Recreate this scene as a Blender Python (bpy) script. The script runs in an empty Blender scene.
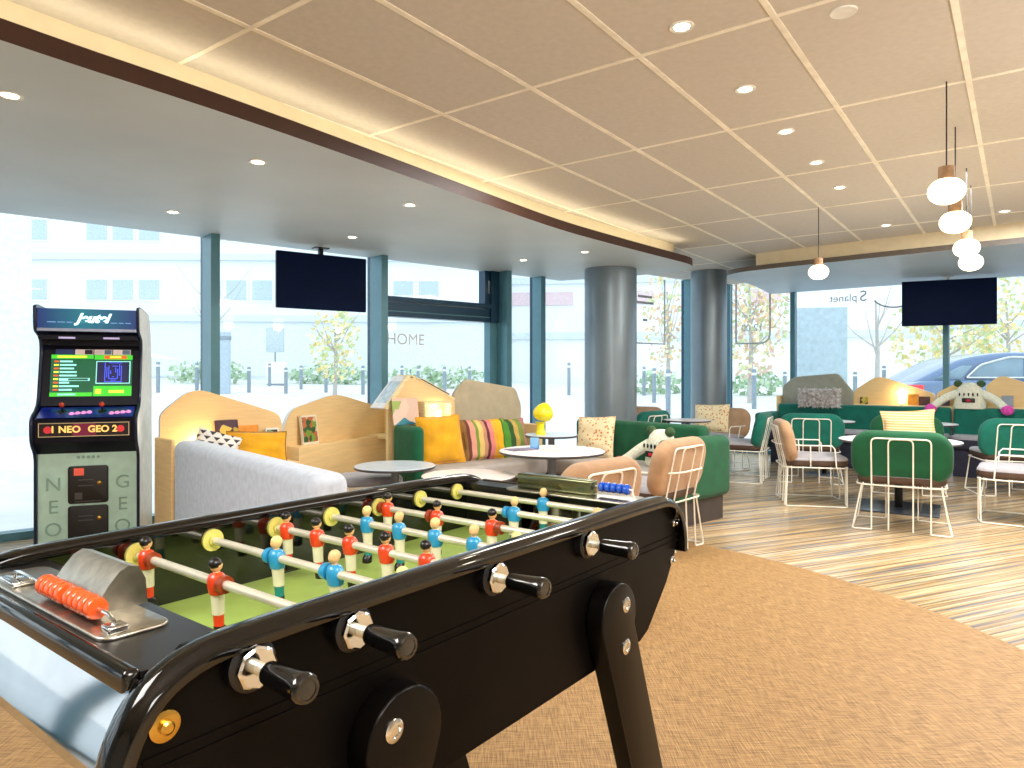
import bpy, math, random
from mathutils import Matrix, Vector
random.seed(7)
C = bpy.context.scene.collection
PI = math.pi
R = math.radians

# ------------------------------------------------------------------ materials
def lin(c):
    return tuple(((x/255)/12.92 if x/255 <= .04045 else ((x/255+.055)/1.055)**2.4) for x in c)

MATS = {}
def mat(name, rgb, rough=.5, metal=0., noise=.05, nscale=12., bump=0., bscale=150., coat=0., emit=0., spec=.5, sheen=0., stretch=None):
    if name in MATS: return MATS[name]
    m = bpy.data.materials.new(name); m.use_nodes = True
    nt = m.node_tree; N = nt.nodes; L = nt.links
    b = N['Principled BSDF']
    c = lin(rgb)
    tc = N.new('ShaderNodeTexCoord')
    src = tc.outputs['Object']
    if stretch:
        mp = N.new('ShaderNodeMapping'); mp.inputs['Scale'].default_value = stretch
        L.new(src, mp.inputs['Vector']); src = mp.outputs['Vector']
    nz = N.new('ShaderNodeTexNoise'); nz.inputs['Scale'].default_value = nscale; nz.inputs['Detail'].default_value = 3
    L.new(src, nz.inputs['Vector'])
    cr = N.new('ShaderNodeValToRGB')
    cr.color_ramp.elements[0].position = .3; cr.color_ramp.elements[1].position = .7
    cr.color_ramp.elements[0].color = tuple(max(0, x*(1-noise*2)) for x in c)+(1,)
    cr.color_ramp.elements[1].color = tuple(min(1, x*(1+noise*2)) for x in c)+(1,)
    L.new(nz.outputs['Fac'], cr.inputs['Fac'])
    L.new(cr.outputs['Color'], b.inputs['Base Color'])
    b.inputs['Roughness'].default_value = rough
    b.inputs['Metallic'].default_value = metal
    b.inputs['Specular IOR Level'].default_value = spec
    if coat: b.inputs['Coat Weight'].default_value = coat; b.inputs['Coat Roughness'].default_value = .04
    if sheen: b.inputs['Sheen Weight'].default_value = sheen
    if emit:
        L.new(cr.outputs['Color'], b.inputs['Emission Color']); b.inputs['Emission Strength'].default_value = emit
    if bump:
        n2 = N.new('ShaderNodeTexNoise'); n2.inputs['Scale'].default_value = bscale; n2.inputs['Detail'].default_value = 2
        L.new(src, n2.inputs['Vector'])
        bp = N.new('ShaderNodeBump'); bp.inputs['Strength'].default_value = bump; bp.inputs['Distance'].default_value = .01
        L.new(n2.outputs['Fac'], bp.inputs['Height']); L.new(bp.outputs['Normal'], b.inputs['Normal'])
    MATS[name] = m
    return m

def ramp_mat(name, build, rough=.8):
    """build(N, L) returns a colour socket"""
    m = bpy.data.materials.new(name); m.use_nodes = True
    N = m.node_tree.nodes; L = m.node_tree.links
    b = N['Principled BSDF']; b.inputs['Roughness'].default_value = rough
    L.new(build(N, L), b.inputs['Base Color'])
    MATS[name] = m
    return m

def ramp(N, stops, const=False):
    cr = N.new('ShaderNodeValToRGB'); e = cr.color_ramp.elements
    if const: cr.color_ramp.interpolation = 'CONSTANT'
    while len(e) < len(stops): e.new(.5)
    for el, (p, col) in zip(e, stops):
        el.position = p; el.color = lin(col)+(1,)
    return cr

def math_node(N, L, op, a, b=None):
    n = N.new('ShaderNodeMath'); n.operation = op
    for i, x in enumerate((a, b)):
        if x is None: continue
        if isinstance(x, (int, float)): n.inputs[i].default_value = x
        else: L.new(x, n.inputs[i])
    return n.outputs[0]

def glass_mat(name, tint=(.95, .985, 1.0), refl=.05):
    m = bpy.data.materials.new(name); m.use_nodes = True
    N = m.node_tree.nodes; L = m.node_tree.links
    N.remove(N['Principled BSDF'])
    t = N.new('ShaderNodeBsdfTransparent'); t.inputs['Color'].default_value = tint+(1,)
    g = N.new('ShaderNodeBsdfGlossy'); g.inputs['Roughness'].default_value = .01
    lw = N.new('ShaderNodeLayerWeight'); lw.inputs['Blend'].default_value = .5
    mx = N.new('ShaderNodeMixShader')
    pw = N.new('ShaderNodeMath'); pw.operation = 'POWER'; pw.inputs[1].default_value = 5.
    L.new(lw.outputs['Facing'], pw.inputs[0])
    sc = N.new('ShaderNodeMath'); sc.operation = 'MULTIPLY_ADD'; sc.inputs[1].default_value = .25; sc.inputs[2].default_value = .02
    L.new(pw.outputs[0], sc.inputs[0]); sc.use_clamp = True
    L.new(sc.outputs[0], mx.inputs[0]); L.new(t.outputs[0], mx.inputs[1]); L.new(g.outputs[0], mx.inputs[2])
    L.new(mx.outputs[0], N['Material Output'].inputs['Surface'])
    MATS[name] = m
    return m

# ------------------------------------------------------------------ mesh builder
class MB:
    def __init__(s): s.v = []; s.f = []; s.mi = []; s.sm = []
    def add(s, vs, fs, mi=0, sm=False, M=None):
        o = len(s.v)
        for p in vs:
            p = Vector(p)
            if M is not None: p = M @ p
            s.v.append(p)
        for k, f in enumerate(fs):
            s.f.append(tuple(i+o for i in f))
            s.mi.append(mi[k] if isinstance(mi, (list, tuple)) else mi); s.sm.append(sm)
        return s
    def box(s, x0, x1, y0, y1, z0, z1, mi=0, M=None):
        v = [(x0,y0,z0),(x1,y0,z0),(x1,y1,z0),(x0,y1,z0),(x0,y0,z1),(x1,y0,z1),(x1,y1,z1),(x0,y1,z1)]
        f = [(0,3,2,1),(4,5,6,7),(0,1,5,4),(1,2,6,5),(2,3,7,6),(3,0,4,7)]
        return s.add(v, f, mi, False, M)
    def layers(s, rings, mi=0, M=None, cap=True, sm=True, closed=False):
        n = len(rings[0]); vs = [p for r in rings for p in r]; fs = []; ms = []
        m = len(rings)
        for k in range(m if closed else m-1):
            k2 = (k+1) % m
            for i in range(n):
                j = (i+1) % n
                fs.append((k*n+i, k*n+j, k2*n+j, k2*n+i)); ms.append(mi[k] if isinstance(mi, (list, tuple)) else mi)
        if cap and not closed:
            fs.append(tuple(reversed(range(n)))); ms.append(mi[0] if isinstance(mi, (list, tuple)) else mi)
            fs.append(tuple((m-1)*n+i for i in range(n))); ms.append(mi[-1] if isinstance(mi, (list, tuple)) else mi)
        return s.add(vs, fs, ms, sm, M)
    def slab(s, outline, z0, z1, r=.01, seg=3, mi=0, M=None, puff=0., top_mi=None):
        """outline: function(inset)->2D points, or list of points (ccw); rounded top and bottom edges"""
        fn = outline if callable(outline) else (lambda ins: inset_poly(outline, ins))
        rings = []; r = min(r, (z1-z0)/2.001)
        for k in range(seg+1):
            a = PI/2*k/seg
            rings.append([(x, y, z0+r*(1-math.sin(a))) for x, y in fn(r*(1-math.cos(a+0)) if False else r*(1-math.sin(a)) if False else r*(1-math.sin(a)))])
        rings = []
        for k in range(seg+1):
            a = PI/2*k/seg
            rings.append([(x, y, z0+r-r*math.cos(a)) for x, y in fn(r-r*math.sin(a))])
        for k in range(seg+1):
            a = PI/2*k/seg
            rings.append([(x, y, z1-r+r*math.sin(a)) for x, y in fn(r-r*math.cos(a))])
        if puff:
            p = [(x, y, z1+puff) for x, y in fn(r+ (0.35)*min_half(fn(0)))]
            rings.append(p)
            p = [(x, y, z0-puff) for x, y in fn(r+ (0.35)*min_half(fn(0)))]
            rings.insert(0, p)
        nb = len(rings)-1
        mis = mi
        if top_mi is not None:
            mis = [mi]*nb
            for k in range(nb-seg, nb): mis[k] = top_mi
            if puff: mis[-1] = top_mi
            mis[-1] = top_mi
        return s.layers(rings, mis, M)
    def rbox(s, x0, x1, y0, y1, z0, z1, r=.02, mi=0, M=None, seg=3, R2=None, top_mi=None, puff=0.):
        R2 = r if R2 is None else R2
        cx, cy = (x0+x1)/2, (y0+y1)/2
        fn = rrect(x1-x0, y1-y0, R2, 4 if R2 < .05 else 7)
        return s.slab(lambda i: [(x+cx, y+cy) for x, y in fn(i)], z0, z1, r, seg, mi, M, puff, top_mi)
    def tube(s, path, r, n=8, mi=0, M=None, closed=False, cap=True):
        P = [Vector(p) for p in path]; m = len(P); rings = []
        up = None
        for i in range(m):
            if closed: d = P[(i+1) % m]-P[i-1]
            else: d = P[min(i+1, m-1)]-P[max(i-1, 0)]
            d.normalize()
            if up is None:
                up = Vector((0,0,1)) if abs(d.z) < .9 else Vector((1,0,0))
            a = d.cross(up)
            if a.length < 1e-6: a = d.orthogonal()
            a.normalize(); b = a.cross(d).normalized(); up = b
            rr = r[i] if isinstance(r, (list, tuple)) else r
            rings.append([P[i]+a*rr*math.cos(2*PI*k/n)+b*rr*math.sin(2*PI*k/n) for k in range(n)])
        return s.layers(rings, mi, M, cap, True, closed)
    def lathe(s, prof, n=20, mi=0, M=None, cap=True, sm=True):
        rings = [[(r*math.cos(2*PI*k/n), r*math.sin(2*PI*k/n), z) for k in range(n)] for r, z in prof]
        return s.layers(rings, mi, M, cap, sm)
    def ell(s, c, rad, n=14, mi=0, M=None):
        prof = []
        k = max(6, n//2)
        rings = []
        for i in range(k+1):
            a = -PI/2+PI*i/k; a = max(-PI/2+.02, min(PI/2-.02, a))
            rings.append([(c[0]+rad[0]*math.cos(a)*math.cos(2*PI*j/n), c[1]+rad[1]*math.cos(a)*math.sin(2*PI*j/n), c[2]+rad[2]*math.sin(a)) for j in range(n)])
        return s.layers(rings, mi, M)
    def prism(s, poly, x0, x1, axis='x', mi=0, M=None, sm=False):
        """poly in the two other axes; extruded along axis"""
        def P(u, w, t):
            return {'x': (t, u, w), 'y': (u, t, w), 'z': (u, w, t)}[axis]
        n = len(poly)
        vs = [P(u, w, x0) for u, w in poly]+[P(u, w, x1) for u, w in poly]
        fs = [tuple(range(n)), tuple(reversed(range(n, 2*n)))]+[(i, i+n, (i+1) % n+n, (i+1) % n) for i in range(n)]
        return s.add(vs, fs, mi, sm, M)
    def sweep(s, sec, frames, mi=0, M=None, cap=True, sm=True):
        """sec list of (a,b); frames list of (origin, axisA, axisB)"""
        rings = [[Vector(o)+Vector(A)*a+Vector(B)*b for a, b in sec] for o, A, B in frames]
        return s.layers(rings, mi, M, cap, sm)
    def build(s, name, mats, parent=None, angle=38):
        me = bpy.data.meshes.new(name)
        me.from_pydata([tuple(p) for p in s.v], [], s.f)
        if not isinstance(mats, (list, tuple)): mats = [mats]
        for m in mats: me.materials.append(m)
        me.polygons.foreach_set('material_index', s.mi)
        me.polygons.foreach_set('use_smooth', s.sm)
        import bmesh
        b = bmesh.new(); b.from_mesh(me)
        bmesh.ops.recalc_face_normals(b, faces=b.faces)
        b.to_mesh(me); b.free()
        if any(s.sm): me.set_sharp_from_angle(angle=R(angle))
        me.update()
        o = bpy.data.objects.new(name, me); C.objects.link(o)
        if parent is not None: o.parent = parent
        return o

def min_half(pts):
    xs = [p[0] for p in pts]; ys = [p[1] for p in pts]
    return min(max(xs)-min(xs), max(ys)-min(ys))/2

def rrect(w, h, rad, seg=6):
    rad = min(rad, w/2-1e-4, h/2-1e-4)
    def fn(ins):
        pts = []
        r = max(rad-ins, 1e-4); W = w/2-ins; H = h/2-ins
        r = min(r, W-1e-5, H-1e-5)
        for cx, cy, a0 in ((W-r, H-r, 0), (-W+r, H-r, 90), (-W+r, -H+r, 180), (W-r, -H+r, 270)):
            for k in range(seg+1):
                a = R(a0+90*k/seg); pts.append((cx+r*math.cos(a), cy+r*math.sin(a)))
        return pts
    return fn

def inset_poly(pts, d):
    if d == 0: return list(pts)
    n = len(pts); out = []
    A = sum(pts[i][0]*pts[(i+1) % n][1]-pts[(i+1) % n][0]*pts[i][1] for i in range(n))
    sg = 1 if A > 0 else -1
    for i in range(n):
        p0, p1, p2 = Vector(pts[i-1]), Vector(pts[i]), Vector(pts[(i+1) % n])
        e1 = (p1-p0); e2 = (p2-p1)
        e1 = e1.normalized() if e1.length > 1e-9 else Vector((1, 0)); e2 = e2.normalized() if e2.length > 1e-9 else e1
        n1 = Vector((-e1.y, e1.x))*sg; n2 = Vector((-e2.y, e2.x))*sg
        b = (n1+n2)
        b = b.normalized() if b.length > 1e-6 else n1
        k = d/max(.4, b.dot(n1))
        out.append((p1.x+b.x*k, p1.y+b.y*k))
    return out

def smooth(pts, it=2, closed=True):
    """chaikin"""
    for _ in range(it):
        q = []; n = len(pts)
        if not closed: q.append(pts[0])
        for i in range(n if closed else n-1):
            a, b = Vector(pts[i]), Vector(pts[(i+1) % n])
            q += [tuple(a*.75+b*.25), tuple(a*.25+b*.75)]
        if not closed: q.append(pts[-1])
        pts = q
    return pts

def round_poly(pts, rads, seg=5):
    """round each corner of a polygon with its own radius"""
    n = len(pts); out = []
    for i in range(n):
        p0, p1, p2 = Vector(pts[i-1]), Vector(pts[i]), Vector(pts[(i+1) % n])
        r = rads[i] if isinstance(rads, (list, tuple)) else rads
        a = p0-p1; b = p2-p1
        t = min(r, a.length*.45, b.length*.45)
        if t < 1e-4: out.append(tuple(p1)); continue
        A = p1+a.normalized()*t; B = p1+b.normalized()*t
        for k in range(seg+1):
            u = k/seg
            out.append(tuple(A*(1-u)**2+p1*2*u*(1-u)+B*u*u))
    return out

def empty(name, loc=(0,0,0), rz=0.):
    o = bpy.data.objects.new(name, None); C.objects.link(o)
    o.location = loc; o.rotation_euler = (0, 0, rz); o.empty_display_size = .1
    return o

def tag(o, label=None, cat=None, group=None, kind=None):
    if label: o['label'] = label
    if cat: o['category'] = cat
    if group: o['group'] = group
    if kind: o['kind'] = kind
    return o

def thing(name, label, cat, loc=(0,0,0), rz=0., group=None):
    return tag(empty(name, loc, rz), label, cat, group)

def copy_tree(o, parent=None):
    c = o.copy(); C.objects.link(c); c.parent = parent
    for ch in list(o.children): copy_tree(ch, c)
    return c

def text(name, body, size, m, M, parent=None, extrude=.001, shear=0., bold=0., align='CENTER'):
    cu = bpy.data.curves.new(name, 'FONT'); cu.body = body; cu.size = size; cu.extrude = extrude
    cu.align_x = align; cu.align_y = 'CENTER'; cu.shear = shear; cu.offset = bold
    cu.materials.append(m)
    o = bpy.data.objects.new(name, cu); C.objects.link(o)
    bpy.context.view_layer.update()
    dg = bpy.context.evaluated_depsgraph_get()
    me = bpy.data.meshes.new_from_object(o.evaluated_get(dg))
    bpy.data.objects.remove(o)
    if not me.materials: me.materials.append(m)
    o = bpy.data.objects.new(name, me); C.objects.link(o)
    o.matrix_local = M
    if parent is not None: o.parent = parent
    return o

def T(x, y, z): return Matrix.Translation((x, y, z))
def RX(a): return Matrix.Rotation(a, 4, 'X')
def RY(a): return Matrix.Rotation(a, 4, 'Y')
def RZ(a): return Matrix.Rotation(a, 4, 'Z')

def pillow_mb(w, h, t, n=16, mi=0, M=None, pinch=.05, crumple=.004, seed=1):
    rnd = random.Random(seed); mb = MB()
    vs = []; idx = {}
    ph = [rnd.uniform(0, 6) for _ in range(4)]
    for side in (1, -1):
        for i in range(n+1):
            for j in range(n+1):
                x = -1+2*i/n; y = -1+2*j/n
                edge = i in (0, n) or j in (0, n)
                if edge and side == -1: idx[(side, i, j)] = idx[(1, i, j)]; continue
                th = t/2*max(0, (1-abs(x)**2.6))**.55*max(0, (1-abs(y)**2.6))**.55
                wob = crumple*(math.sin(5*x+ph[0])*math.cos(4*y+ph[1])+math.sin(9*y+ph[2]+3*x))*(0 if edge else 1)
                X = w/2*x*(1-pinch*(1-y*y)); Y = h/2*y*(1-pinch*(1-x*x))
                idx[(side, i, j)] = len(vs); vs.append((X, Y, side*th+wob))
    fs = []
    for side in (1, -1):
        for i in range(n):
            for j in range(n):
                q = [idx[(side, i, j)], idx[(side, i+1, j)], idx[(side, i+1, j+1)], idx[(side, i, j+1)]]
                fs.append(tuple(q if side == 1 else reversed(q)))
    mb.add(vs, fs, mi, True, M)
    return mb

# ------------------------------------------------------------------ palette
black_lacquer = mat('black_lacquer', (3, 3, 3), .09, coat=.35, noise=.1)
black_gloss = mat('black_gloss', (186, 188, 190), .07, 1., noise=.04)
black_panel = mat('black_panel', (9, 7, 6), .38, noise=.15, nscale=5, spec=.07)
leg_black = mat('leg_black', (9, 7, 6), .3, spec=.12, coat=.06, noise=.1)
apron_m = mat('apron_black', (22, 20, 19), .28, noise=.12, nscale=40)
chrome = mat('chrome', (215, 215, 212), .12, 1.)
steel = mat('brushed_steel', (190, 185, 172), .3, 1., noise=.08, nscale=60)
brass = mat('brass', (205, 165, 80), .25, 1.)
rod_m = mat('rod_steel', (232, 228, 208), .28, .45)
washer_y = mat('nylon_washer', (228, 218, 120), .35)
field_m = mat('playfield_green', (158, 186, 92), .45, noise=.05, nscale=9)
field_line = mat('field_line', (185, 210, 120), .4)
wall_in = mat('inner_wall_gloss', (10, 11, 7), .07, coat=.8, noise=.1)
bead_o = mat('bead_orange', (240, 92, 30), .25, coat=.4)
bead_b = mat('bead_blue', (30, 90, 205), .25, coat=.4)
p_red = mat('player_red', (222, 66, 28), .3, coat=.3)
p_blue = mat('player_blue', (42, 150, 200), .3, coat=.3)
p_white = mat('player_white', (232, 226, 196), .35, coat=.2)
p_green = mat('player_green', (30, 130, 120), .35, coat=.2)
p_skin = mat('player_skin', (232, 190, 130), .4)
p_blond = mat('player_blond', (232, 215, 140), .4)
p_black = mat('player_black', (22, 18, 16), .3)
handle_m = mat('handle_black', (10, 10, 10), .15, coat=.7)
collar_red = mat('collar_brown', (150, 60, 30), .3)

white_wire = mat('cream_wire', (252, 248, 236), .4, noise=.02)
green_f = mat('green_fabric', (0, 84, 50), .85, noise=.09, nscale=8, bump=.12, bscale=500, sheen=.12)
green_f2 = mat('green_fabric_dark', (0, 92, 58), .85, noise=.09, nscale=8, bump=.12, bscale=500, sheen=.12)
teal_f = mat('teal_fabric', (0, 108, 92), .85, noise=.09, nscale=8, bump=.12, bscale=500, sheen=.12)
beige_f = mat('beige_fabric', (178, 142, 108), .85, noise=.07, nscale=10, bump=.12, bscale=450, sheen=.2)
taupe_f = mat('taupe_fabric', (82, 62, 50), .8, noise=.1, bump=.12, bscale=400)
seat_grey = mat('grey_seat_and_lit_top', (164, 162, 170), .8, noise=.06, bump=.12, bscale=400, sheen=.3)  # real grey seats, and the painted lit top of the chair seats
navy_f = mat('navy_fabric', (44, 46, 66), .8, noise=.1)
grey_sofa = mat('grey_sofa_fabric', (208, 220, 238), .9, noise=.05, nscale=25, bump=.15, bscale=420, sheen=.25)
grey_bench = mat('grey_bench_fabric', (178, 170, 164), .85, noise=.05, bump=.12, bscale=400)
felt_board = mat('felt_board', (186, 174, 148), .9, noise=.04, bump=.1, bscale=400)
felt_grey = mat('felt_board_grey', (165, 165, 150), .9, noise=.04, bump=.1, bscale=400)
wood = mat('plywood', (242, 208, 150), .5, noise=.03, nscale=5, stretch=(1, 1, 14))
wood_edge = mat('plywood_edge', (246, 220, 170), .5, noise=.1, nscale=4, stretch=(1, 1, 40))
pale_top = mat('laminate_and_lit_slope', (222, 224, 226), .35)  # table tops and board edges; also paints window light on a roof slope
dark_plinth = mat('dark_plinth', (70, 62, 58), .6)
black_metal = mat('black_metal', (24, 24, 26), .35, .6)
table_top = mat('table_top_grey', (236, 226, 222), .3, noise=.03)
table_blue = mat('table_top_blue', (206, 218, 228), .25, noise=.03)
table_dark = mat('table_edge', (70, 70, 72), .4)
post_m = mat('post_grey', (120, 128, 134), .3, .6)
yellow_lamp = mat('yellow_gloss', (236, 216, 30), .25, coat=.4, emit=.12)
yellow_vel = mat('yellow_velvet', (238, 170, 8), .8, noise=.12, nscale=6, sheen=.3)
fluff = mat('fluffy_beige', (250, 234, 224), .9, noise=.25, nscale=25)
knit = mat('pale_green_knit', (242, 246, 220), .9, noise=.1, nscale=60, bump=.3, bscale=120)
knit_dark = mat('dark_green_knit', (64, 92, 60), .9, noise=.15, nscale=40)
pink_knit = mat('pink_knit', (232, 84, 186), .9, noise=.15, nscale=40)
red_knit = mat('red_knit', (214, 40, 70), .9, noise=.15, nscale=40)
white_m = mat('white_plastic', (236, 236, 232), .4)
black_m = mat('black_plastic', (14, 14, 16), .35)
paper = mat('paper', (236, 226, 206), .6)
frame_m = mat('window_frame_teal', (84, 132, 146), .35, .2, noise=.03)
frame_d = mat('window_frame_dark', (22, 62, 88), .35, .3, noise=.03)
tv_m = mat('television_screen', (14, 27, 58), .5, noise=.03, spec=.05)
column_m = mat('column_metal', (124, 138, 148), .34, .4, noise=.03, nscale=3)
soffit_m = mat('soffit_grey', (196, 208, 213), .5, noise=.03, nscale=1.2)
soffit_b = mat('soffit_bluegrey', (172, 190, 204), .45, noise=.03, nscale=1.2)
brown_edge = mat('fascia_brown', (62, 34, 20), .5)
grey_edge = mat('fascia_grey', (96, 88, 80), .45)
cream = mat('cream_plaster', (226, 214, 184), .8, noise=.02)
ceil_m = mat('ceiling_tile', (204, 199, 192), .9, noise=.02, nscale=30)
grid_m = mat('ceiling_grid_white', (246, 240, 226), .6)
wall_m = mat('wall_plaster', (220, 212, 198), .85)
glow = mat('lamp_glow', (255, 240, 205), .4, emit=9., noise=0)
globe_m = mat('opal_globe', (255, 236, 196), .3, emit=2.6, noise=.01)
wood_cap = mat('lamp_cap_wood', (150, 118, 84), .5, noise=.15, nscale=30)
pane_m = glass_mat('window_glass')

# ------------------------------------------------------------------ camera
F = 698.
cam = bpy.data.cameras.new('camera'); co = bpy.data.objects.new('camera', cam); C.objects.link(co)
cam.sensor_width = 36; cam.lens = F/1024*36
cam.shift_y = -9.8/1024
co.location = (0, 0, 1.25); co.rotation_euler = (R(90), 0, 0)
cam.clip_start = .02; cam.clip_end = 300
bpy.context.scene.camera = co

# ------------------------------------------------------------------ room frames
WL0 = Vector((-3.85, 5.22)); eL = Vector((.76, .65)).normalized(); aL = math.atan2(.65, .76)
WR0 = Vector((4.08, 10.86)); eR = Vector((.78, -.63)).normalized(); aR = math.atan2(-.63, .78)
oL = Vector((-eL.y, eL.x)); oR = Vector((-eR.y, eR.x))          # outward normals
def pL(t): return WL0+eL*t
def pR(s): return WR0+eR*s
A0 = pL(-8.6); CC = Vector((3.39, 11.41)); B0 = pR(6.6); E0 = Vector((7.6, -2.6)); D0 = Vector((-6.4, -4.6))
room = [tuple(A0), tuple(D0), tuple(E0), tuple(B0), tuple(CC)]

# floor: woven plank vinyl
def plank_col(N, L):
    tc = N.new('ShaderNodeTexCoord')
    mp = N.new('ShaderNodeMapping'); mp.inputs['Rotation'].default_value = (0, 0, -R(23.5))
    L.new(tc.outputs['Object'], mp.inputs['Vector'])
    m2 = N.new('ShaderNodeMapping'); m2.inputs['Scale'].default_value = (.35, 9, 1); L.new(mp.outputs[0], m2.inputs[0])
    n1 = N.new('ShaderNodeTexNoise'); n1.inputs['Scale'].default_value = 1.6; n1.inputs['Detail'].default_value = 5; n1.inputs['Roughness'].default_value = .7
    L.new(m2.outputs[0], n1.inputs['Vector'])
    cr = ramp(N, [(.3, (92, 100, 110)), (.40, (150, 146, 144)), (.48, (196, 160, 108)), (.57, (222, 200, 164)), (.66, (134, 134, 136))])
    L.new(n1.outputs['Fac'], cr.inputs['Fac'])
    m3 = N.new('ShaderNodeMapping'); m3.inputs['Scale'].default_value = (.25, 40, 1); L.new(mp.outputs[0], m3.inputs[0])
    n2 = N.new('ShaderNodeTexNoise'); n2.inputs['Scale'].default_value = 1.5; n2.inputs['Detail'].default_value = 3
    L.new(m3.outputs[0], n2.inputs['Vector'])
    c2 = ramp(N, [(.38, (150, 150, 152)), (.55, (255, 255, 255))]); L.new(n2.outputs['Fac'], c2.inputs['Fac'])
    mx = N.new('ShaderNodeMix'); mx.data_type = 'RGBA'; mx.blend_type = 'MULTIPLY'; mx.inputs['Factor'].default_value = .75
    L.new(cr.outputs[0], mx.inputs['A']); L.new(c2.outputs[0], mx.inputs['B'])
    return mx.outputs['Result']
floor_m = ramp_mat('striped_plank_floor', plank_col, .26)
def carpet_col(N, L):
    tc = N.new('ShaderNodeTexCoord')
    out = []
    for sc in ((12, 240, 1), (240, 12, 1)):
        mp = N.new('ShaderNodeMapping'); mp.inputs['Scale'].default_value = sc; mp.inputs['Rotation'].default_value = (0, 0, .6)
        L.new(tc.outputs['Object'], mp.inputs['Vector'])
        n = N.new('ShaderNodeTexNoise'); n.inputs['Scale'].default_value = 1.; n.inputs['Detail'].default_value = 2
        L.new(mp.outputs[0], n.inputs['Vector']); out.append(n.outputs['Fac'])
    f = math_node(N, L, 'ADD', out[0], out[1])
    f = math_node(N, L, 'MULTIPLY', f, .5)
    cr = ramp(N, [(.36, (110, 82, 46)), (.5, (160, 123, 74)), (.64, (192, 156, 104))])
    L.new(f, cr.inputs['Fac'])
    return cr.outputs[0]
carpet_m = ramp_mat('woven_brown_carpet', carpet_col, .6)

fl = MB().prism(room, -.06, 0, 'z').build('floor', floor_m); tag(fl, 'floor of pale and grey striped wood planks', kind='structure')
ce = MB().prism(room, 2.705, 2.78, 'z').build('ceiling', ceil_m); tag(ce, 'beige tiled ceiling', kind='structure')
cc = Vector((-.994, 2.792)); cr_ = 3.325
ca = MB()
ring = []
for k in range(180):
    a = 2*PI*k/180; p = cc+Vector((math.cos(a), math.sin(a)))*cr_
    if (p-WL0).dot(oL) > -.2: p = p-oL*((p-WL0).dot(oL)+.2)
    ring.append(tuple(p))
ca.prism(ring, .0005, .003, 'z')
ca = ca.build('carpet', carpet_m); tag(ca, 'round woven brown carpet inlay under the football table', 'carpet')

# ceiling T grid, aligned with the tiles
th = .631; u0, v0 = -2.6127, 1.7186
gm = MB(); Mg = RZ(-th)
for c in range(-2, 8):
    wd = .013 if c % 2 else .013
    u = u0+.6*c*1.0
    gm.box(u-wd, u+wd, -4.4, 11.5, 2.7, 2.7051, 0, Mg)
for m in range(-5, 9):
    v = v0+1.2*m
    gm.box(-6., 8.0, v-.011, v+.011, 2.7005, 2.7052, 0, Mg)
g = gm.build('trim_1', grid_m); tag(g, 'white ceiling tile grid', kind='structure')

def wall(name, a, b, m=wall_m, z0=0, z1=2.705, thick=.12):
    a = Vector(a); b = Vector(b); d = (b-a).normalized(); n = Vector((d.y, -d.x))
    P = [tuple(a), tuple(b), tuple(b+n*thick), tuple(a+n*thick)]
    o = MB().prism(P, z0, z1, 'z').build(name, m); return tag(o, kind='structure')
wall('wall_back', D0, E0); wall('wall_left', A0, D0); wall('wall_right', E0, B0)

# ------------------------------------------------------------------ windows
wn = [0]
def window(face, a, b, transom=None, ztop=2.705, mw=.075, md=.2, wide_right=False):
    """one bay of the glazed wall between two mullion positions a<b along the wall"""
    wn[0] += 1
    O, ang = ((WL0, aL) if face == 'L' else (WR0, aR))
    r = tag(empty('window_%d' % wn[0], (O.x, O.y, 0), ang), 'floor to ceiling window bay with dark teal metal frame', kind='structure')
    f = MB().box(a-mw/2, a+mw/2, -md, .0, 0, ztop, 0).box(a-mw/2, a+mw/2, .0, .05, 0, ztop, 1)
    f.build('mullion', [frame_m, frame_d], r)
    MB().box(a+mw/2, b-mw/2, -.06, .06, 0, .06, 0).build('sill', frame_m, r)
    if transom:
        z0, z1 = transom
        t = MB().box(a+mw/2, b-mw/2-.12, -.07, .05, z0, z1-.06, 1).box(a+mw/2, b-mw/2-.12, -.1, .05, z1-.05, z1, 1)
        t.box(a+mw/2, b-mw/2-.12, -.085, -.06, z0+.05, z0+.06, 0)
        t.build('transom', [frame_m, frame_d], r)
        MB().box(b-mw/2-.12, b-mw/2, -.1, .05, z0, ztop, 0).box(a+mw/2, a+mw/2+.02, -.1, .05, z1, ztop, 0).box(b-mw/2-.19, b-mw/2-.12, -.07, .05, z1, ztop, 0).build('sash', frame_d, r)
        MB().box(b-mw/2-.11, b-mw/2, -.06, .05, 0, z0, 0).build('post', frame_m, r)
        hd = MB().box(b-mw/2-.165, b-mw/2-.14, -.1, -.07, z1+.12, z1+.27, 0); hd.build('handle', chrome, r)
    MB().box(a+mw/2, b-mw/2, -.012, .012, .06, ztop, 0).build('pane', pane_m, r)
    return r
lt = [-8.5, -6.84, -5.18, -3.52, -1.84, -.16, 1.5, 3.16, 4.82, 5.44, 7.05, 8.6, 9.6]
bays = {}
for a, b in zip(lt[:-1], lt[1:]):
    bays[a] = window('L', a, b, transom=(1.86, 2.07) if a == 3.16 else None, md=.24 if a < 5 else .16, mw=.075)
rt = [-.72, .29, 2.29, 4.16, 6.0]
for a, b in zip(rt[:-1], rt[1:]):
    bays[('R', a)] = window('R', a, b, md=.05, mw=.07)
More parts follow.
